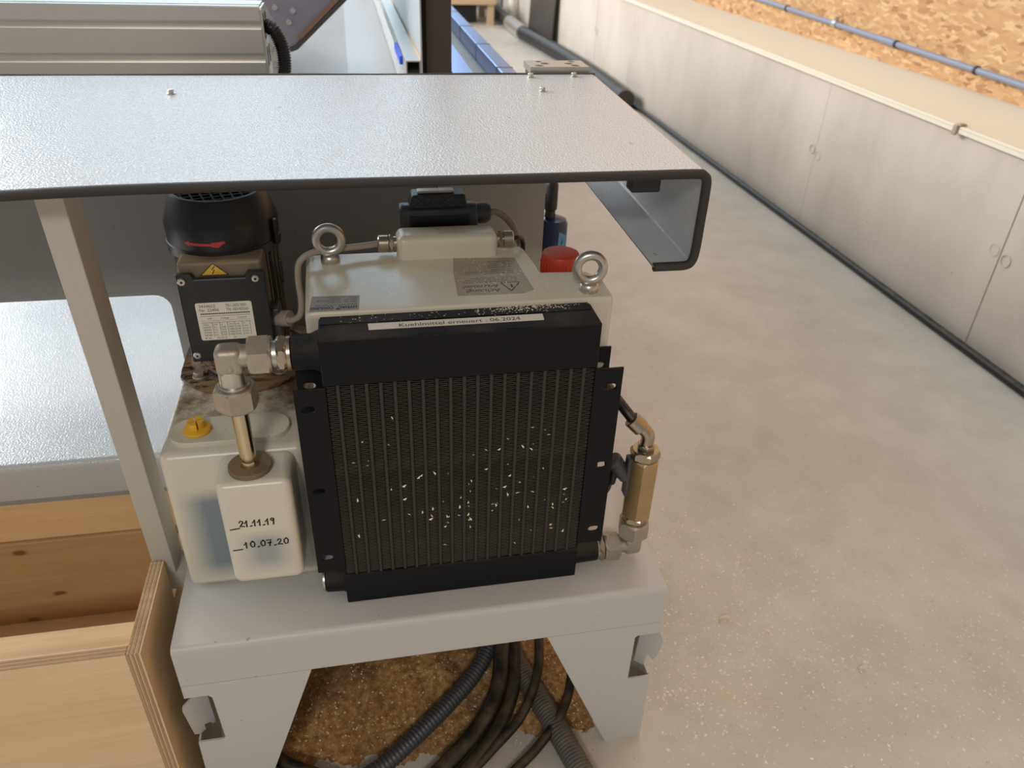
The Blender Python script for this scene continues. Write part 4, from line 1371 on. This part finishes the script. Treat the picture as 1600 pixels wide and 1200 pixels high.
# edge trim along the front: sags a little at the far left
tp_ = [(-1.0, CY0 - 0.0005, cz(CY0) - 0.010), (-0.62, CY0 - 0.0005, cz(CY0) - 0.008), (-0.50, CY0 - 0.0005, cz(CY0) - 0.0055), (-0.40, CY0 - 0.0005, cz(CY0) - 0.0025), (-0.33, CY0, cz(CY0) - 0.0015), (-0.2, CY0, cz(CY0) - 0.001), (0.0, CY0, cz(CY0) - 0.001), (0.2, CY0, cz(CY0) - 0.001), (0.272, CY0, cz(CY0) - 0.001)]
tp_ += [(0.2835, CY0, cz(CY0) - 0.003), (0.2885, CY0, cz(CY0) - 0.010), (0.2895, CY0, cz(CY0) - 0.030), (0.2895, CY0, cz(CY0) - 0.060), (0.2895, CY0, cz(CY0) - 0.095), (0.287, CY0, cz(CY0) - 0.110), (0.280, CY0, cz(CY0) - 0.1155), (0.262, CY0, cz(CY0) - 0.116), (0.238, CY0, cz(CY0) - 0.116)]
obj('edge_trim', tube(tp_, 0.0057, 10, 6), 'rubber', ca, smooth=60)
bt = [(x, CY1 + 0.001, cz(CY1) + 0.0005 * math.sin(x * 17)) for x in [-1.55 + 0.15 * k for k in range(13)]] + [(0.277, CY1 + 0.001, cz(CY1))]
obj('edge_trim', tube(bt, 0.0031, 8, 4), 'rubber', ca, smooth=60)
for x, y in ((-0.353, 0.372), (0.1685, 0.374), (0.1675, 0.455), (0.2385, 0.458)):
    s = lathe(new(), (x, y, cz(y) + 0.0012), (0, 0, 1), [(0.0056, 0), (0.0056, 0.001), (0.004, 0.0014)], 16)
    so = obj('screw', s, 'zinc', ca, smooth=40)
    obj('screw_head', hexnut((x, y, cz(y) + 0.0024), (x, y, cz(y) + 0.0072), 0.0046, 0.2), 'zinc', so)
obj('cable_clamp', bx(0.210, 0.246, 0.062, 0.085, 0.576, 0.6085), 'black_plastic', ca, bevel=(0.002, 2))
# support post
po_ = empty('support_post', (-0.437, 0.12, 0.0), 'grey square steel post carrying the canopy left of the motor', 'post')
bm = new()
ln = 0.052
b0 = [(-0.4535, 0.112), (-0.4245, 0.112), (-0.4245, 0.163), (-0.4535, 0.163)]
lo = [bm.verts.new((x, y, -0.010)) for x, y in b0]
hi = [bm.verts.new((x + 0.0015, y - 0.030, cz(y - 0.03) - 0.0015)) for x, y in b0]
for i in range(4):
    bm.faces.new((lo[i], lo[(i + 1) % 4], hi[(i + 1) % 4], hi[i]))
bm.faces.new(lo)
bm.faces.new(hi)
obj('post_tube', bm, 'post_coat', po_, bevel=(0.0012, 2))
obj('foot_bracket', bx(-0.4535, -0.4075, 0.1125, 0.160, -0.045, -0.0105), 'post_coat', po_)

# ------------------------------------------------------------------ under the stand: sawdust heap, hoses
bm = new()
nx, ny = 110, 80
def hz_(x, y):
    d = 0.052 * math.exp(-(((x + 0.12) / 0.16) ** 2 + ((y - 0.16) / 0.13) ** 2)) + 0.02 * math.exp(-(((x - 0.17) / 0.06) ** 2 + ((y - 0.12) / 0.16) ** 2))
    d += 0.004 + 0.003 * (math.sin(x * 61 + y * 37) + math.sin(x * 29 - y * 53 + 1))
    e = min(1, (x + 0.395) / 0.05, (0.293 - x) / 0.05, (y + 0.042) / 0.07, (0.42 - y) / 0.05)
    e = max(0.0, min(1, e + 0.25 * math.sin(x * 47) * math.sin(x * 31 + y * 40) - 0.2))
    return max(0, d) * e - 0.004 * (1 - e)
grid = []
for i in range(nx + 1):
    row = []
    for j in range(ny + 1):
        x = -0.395 + 0.69 * i / nx
        y = -0.04 + 0.48 * j / ny
        row.append(bm.verts.new((x, y, FLOOR_Z + 0.0004 + hz_(x, y) + random.uniform(0, 0.0022))))
    grid.append(row)
for i in range(nx):
    for j in range(ny):
        bm.faces.new((grid[i][j], grid[i + 1][j], grid[i + 1][j + 1], grid[i][j + 1]))
sd = obj('sawdust_heap', bm, 'sawdust', smooth=60, kind='stuff')
tag(sd, 'brown heap of sawdust on the floor under the stand', 'sawdust')


def flakes(bm, n, sampler, size, lift=0.0):
    for _ in range(n):
        p = sampler()
        if p is None:
            continue
        L = size * random.uniform(0.5, 1.5)
        W = L * random.uniform(0.2, 0.6)
        a = random.uniform(0, 2 * PI)
        tl = random.uniform(-0.5, 0.5)
        u = Vector((math.cos(a), math.sin(a), 0))
        v = Vector((-math.sin(a), math.cos(a), 0))
        up = Vector((0, 0, 1))
        h = L * random.uniform(0.03, 0.16)
        c = Vector(p) + up * lift
        q = [c - u * L / 2, c + v * W / 2 * (1 + tl) + up * h * 0.2, c + u * L / 2 + up * h * 0.3, c - v * W / 2 + up * h, c + up * (h + W * 0.18)]
        vs = [bm.verts.new(x) for x in q]
        for f in ((0, 1, 4), (1, 2, 4), (2, 3, 4), (3, 0, 4), (0, 3, 2, 1)):
            bm.faces.new([vs[k] for k in f])


bm = new()
flakes(bm, 2600, lambda: (lambda x, y: (x, y, FLOOR_Z + 0.0015 + max(0, hz_(x, y))))(random.uniform(-0.36, 0.27), random.uniform(-0.03, 0.40)), 0.004)
sf = obj('wood_shavings', bm, 'chip', kind='stuff')
tag(sf, 'pale wood shavings strewn over the sawdust heap under the stand', 'wood shavings')


def floor_spot():
    k = random.random()
    if k < 0.42:
        x, y = random.gauss(0.62, 0.16), random.gauss(0.20, 0.16)
    elif k < 0.80:
        x, y = random.gauss(1.05, 0.22), random.gauss(0.0, 0.14)
    elif k < 0.9:
        x, y = random.gauss(0.45, 0.07), random.gauss(0.02, 0.08)
    else:
        x, y = random.uniform(0.35, 1.75), random.uniform(-0.2, 1.6)
    if x < 0.335 or x > 1.82:
        return None
    return (x, y, FLOOR_Z)


bm = new()
flakes(bm, 2600, floor_spot, 0.0058)
sf = obj('wood_shavings', bm, 'chip', kind='stuff')
tag(sf, 'fine pale wood chips scattered on the concrete floor of the aisle', 'wood shavings')
bm = new()
def yspot():
    a_ = random.gauss(0, 1)
    return (0.505 + 0.032 * a_ + random.gauss(0, 0.012), -0.002 - 0.016 * a_ + random.gauss(0, 0.012), FLOOR_Z)
flakes(bm, 520, yspot, 0.0026)
sf = obj('wood_dust', bm, mat('yellow_wood_dust', srgb(222, 200, 140), 0.8, 0, 0.1, 200), kind='stuff')
tag(sf, 'small patch of yellowish wood dust on the floor beside the right stand leg', 'wood dust')
for k, (x, y, s) in enumerate(((0.560, 0.167, 0.013), (0.777, 0.010, 0.009))):
    pts = [(x + s * math.cos(a) * (1 - 0.12 * a), y + s * 0.7 * math.sin(a), FLOOR_Z + 0.004 + 0.003 * math.sin(2 * a)) for a in [0.45 * i for i in range(9)]]
    bm = new()
    rows = [(bm.verts.new(Vector(p) - Vector((0, 0, 0.003))), bm.verts.new(Vector(p) + Vector((0.001, 0, 0.004)))) for p in pts]
    for a, b in zip(rows, rows[1:]):
        bm.faces.new((a[0], a[1], b[1], b[0]))
    o = obj('wood_curl', bm, 'chip', solid=0.0008)
    tag(o, ('largest curled wood shaving on the floor right of the stand leg', 'small curled wood shaving on the floor far right of the stand')[k], 'wood shaving')

# sawdust on the header, tank top and in the radiator fins
bm = new()
flakes(bm, 240, lambda: (random.gauss(0.085, 0.030), min(0.058, max(0.040, random.gauss(0.051, 0.005))), 0.4362), 0.0026)
flakes(bm, 60, lambda: (random.uniform(-0.15, 0.15), random.uniform(0.036, 0.056), 0.4362), 0.0022)
flakes(bm, 210, lambda: (min(0.11, max(-0.05, random.gauss(0.05, 0.045))), min(0.202, max(0.07, random.gauss(0.15, 0.04))), 0.4407), 0.0024)
flakes(bm, 40, lambda: (random.uniform(0.11, 0.17), random.uniform(0.07, 0.14), 0.4402), 0.003)
sf = obj('wood_shavings', bm, 'chip', kind='stuff')
tag(sf, 'wood dust lying on the radiator header and white tank top', 'wood shavings')
bm = new()
for _ in range(80):
    x = min(0.15, max(-0.14, random.gauss(0.02, 0.08)))
    z = random.triangular(0.07, 0.33, 0.15)
    i = int((x - span0) / pitch)
    x = span0 + i * pitch + random.uniform(0.15, 0.85) * w_f
    L = random.uniform(0.0012, 0.0042)
    a = random.uniform(0, PI)
    u = Vector((math.cos(a), 0, math.sin(a)))
    v = Vector((-math.sin(a), 0, math.cos(a)))
    c = Vector((x, 0.0022, z))
    q = [c - u * L, c - v * L * 0.35 + Vector((0, -0.001, 0)), c + u * L * 0.9 + v * L * 0.4, c + v * L * 0.3, c + Vector((0, 0.0012, 0))]
    vs = [bm.verts.new(p) for p in q]
    for f in ((0, 1, 3), (1, 2, 3), (0, 1, 4), (1, 2, 4), (2, 3, 4), (3, 0, 4)):
        bm.faces.new([vs[k] for k in f])
sf = obj('wood_shavings', bm, 'chip', kind='stuff')
tag(sf, 'small pale wood chips caught in the fins of the radiator', 'wood shavings')

HZ = FLOOR_Z
def hose(name, pts, r, m, label, ribs=None, cat='hose'):
    o = obj(name, tube(pts, r, 14, 8, ribs=ribs), m, smooth=60)
    return tag(o, label, cat)


hose('corrugated_hose', [(0.105, 0.30, HZ + 0.10), (0.090, 0.20, HZ + 0.075), (0.070, 0.145, HZ + 0.06), (0.030, 0.09, HZ + 0.05), (-0.030, 0.035, HZ + 0.044), (-0.095, -0.015, HZ + 0.037), (-0.150, -0.050, HZ + 0.030), (-0.25, -0.09, HZ + 0.02)], 0.0155, 'grey_plastic', 'dark corrugated hose leaving the stand nearest the sawdust heap', (0.007, 0.0016))
hose('black_hose', [(0.13, 0.30, HZ + 0.10), (0.105, 0.19, HZ + 0.08), (0.085, 0.115, HZ + 0.065), (0.070, 0.06, HZ + 0.05), (0.035, 0.005, HZ + 0.04), (-0.02, -0.045, HZ + 0.03), (-0.10, -0.10, HZ + 0.018)], 0.0145, 'hose', 'thick black hose in the middle of the bundle under the stand')
hose('black_hose', [(0.145, 0.30, HZ + 0.075), (0.120, 0.19, HZ + 0.06), (0.108, 0.115, HZ + 0.048), (0.095, 0.055, HZ + 0.036), (0.06, -0.005, HZ + 0.028), (0.01, -0.055, HZ + 0.02), (-0.06, -0.11, HZ + 0.015)], 0.013, 'hose', 'black hose lying right beside the thick one under the stand')
hose('black_cable', [(0.16, 0.32, HZ + 0.10), (0.160, 0.20, HZ + 0.09), (0.158, 0.13, HZ + 0.08), (0.140, 0.06, HZ + 0.06), (0.10, 0.00, HZ + 0.04), (0.04, -0.045, HZ + 0.025), (-0.03, -0.095, HZ + 0.012)], 0.0085, 'hose', 'thin black cable curving down right of the hose bundle', None, 'cable')
hose('black_cable', [(0.19, 0.32, HZ + 0.10), (0.205, 0.20, HZ + 0.09), (0.212, 0.13, HZ + 0.08), (0.205, 0.06, HZ + 0.06), (0.175, 0.0, HZ + 0.04), (0.12, -0.05, HZ + 0.022), (0.05, -0.095, HZ + 0.010)], 0.0085, 'hose', 'outermost black cable arching beside the right leg of the stand', None, 'cable')
hose('spiral_hose', [(0.07, 0.36, HZ + 0.035), (0.095, 0.24, HZ + 0.026), (0.115, 0.13, HZ + 0.022), (0.145, 0.03, HZ + 0.022), (0.170, -0.06, HZ + 0.022), (0.19, -0.14, HZ + 0.022)], 0.021, 'grey_hose', 'wide grey spiral hose lying on the floor under the stand', (0.006, 0.0012))
hose('black_cable', [(-0.36, 0.06, HZ + 0.03), (-0.31, 0.0, HZ + 0.025), (-0.25, -0.035, HZ + 0.02), (-0.18, -0.065, HZ + 0.014), (-0.10, -0.085, HZ + 0.012)], 0.011, 'hose', 'black cable curling out behind the left leg of the stand', None, 'cable')
hose('black_cable', [(-0.38, 0.02, HZ + 0.02), (-0.33, -0.02, HZ + 0.016), (-0.27, -0.05, HZ + 0.013), (-0.2, -0.075, HZ + 0.012)], 0.010, 'hose', 'second black cable low behind the left leg of the stand', None, 'cable')
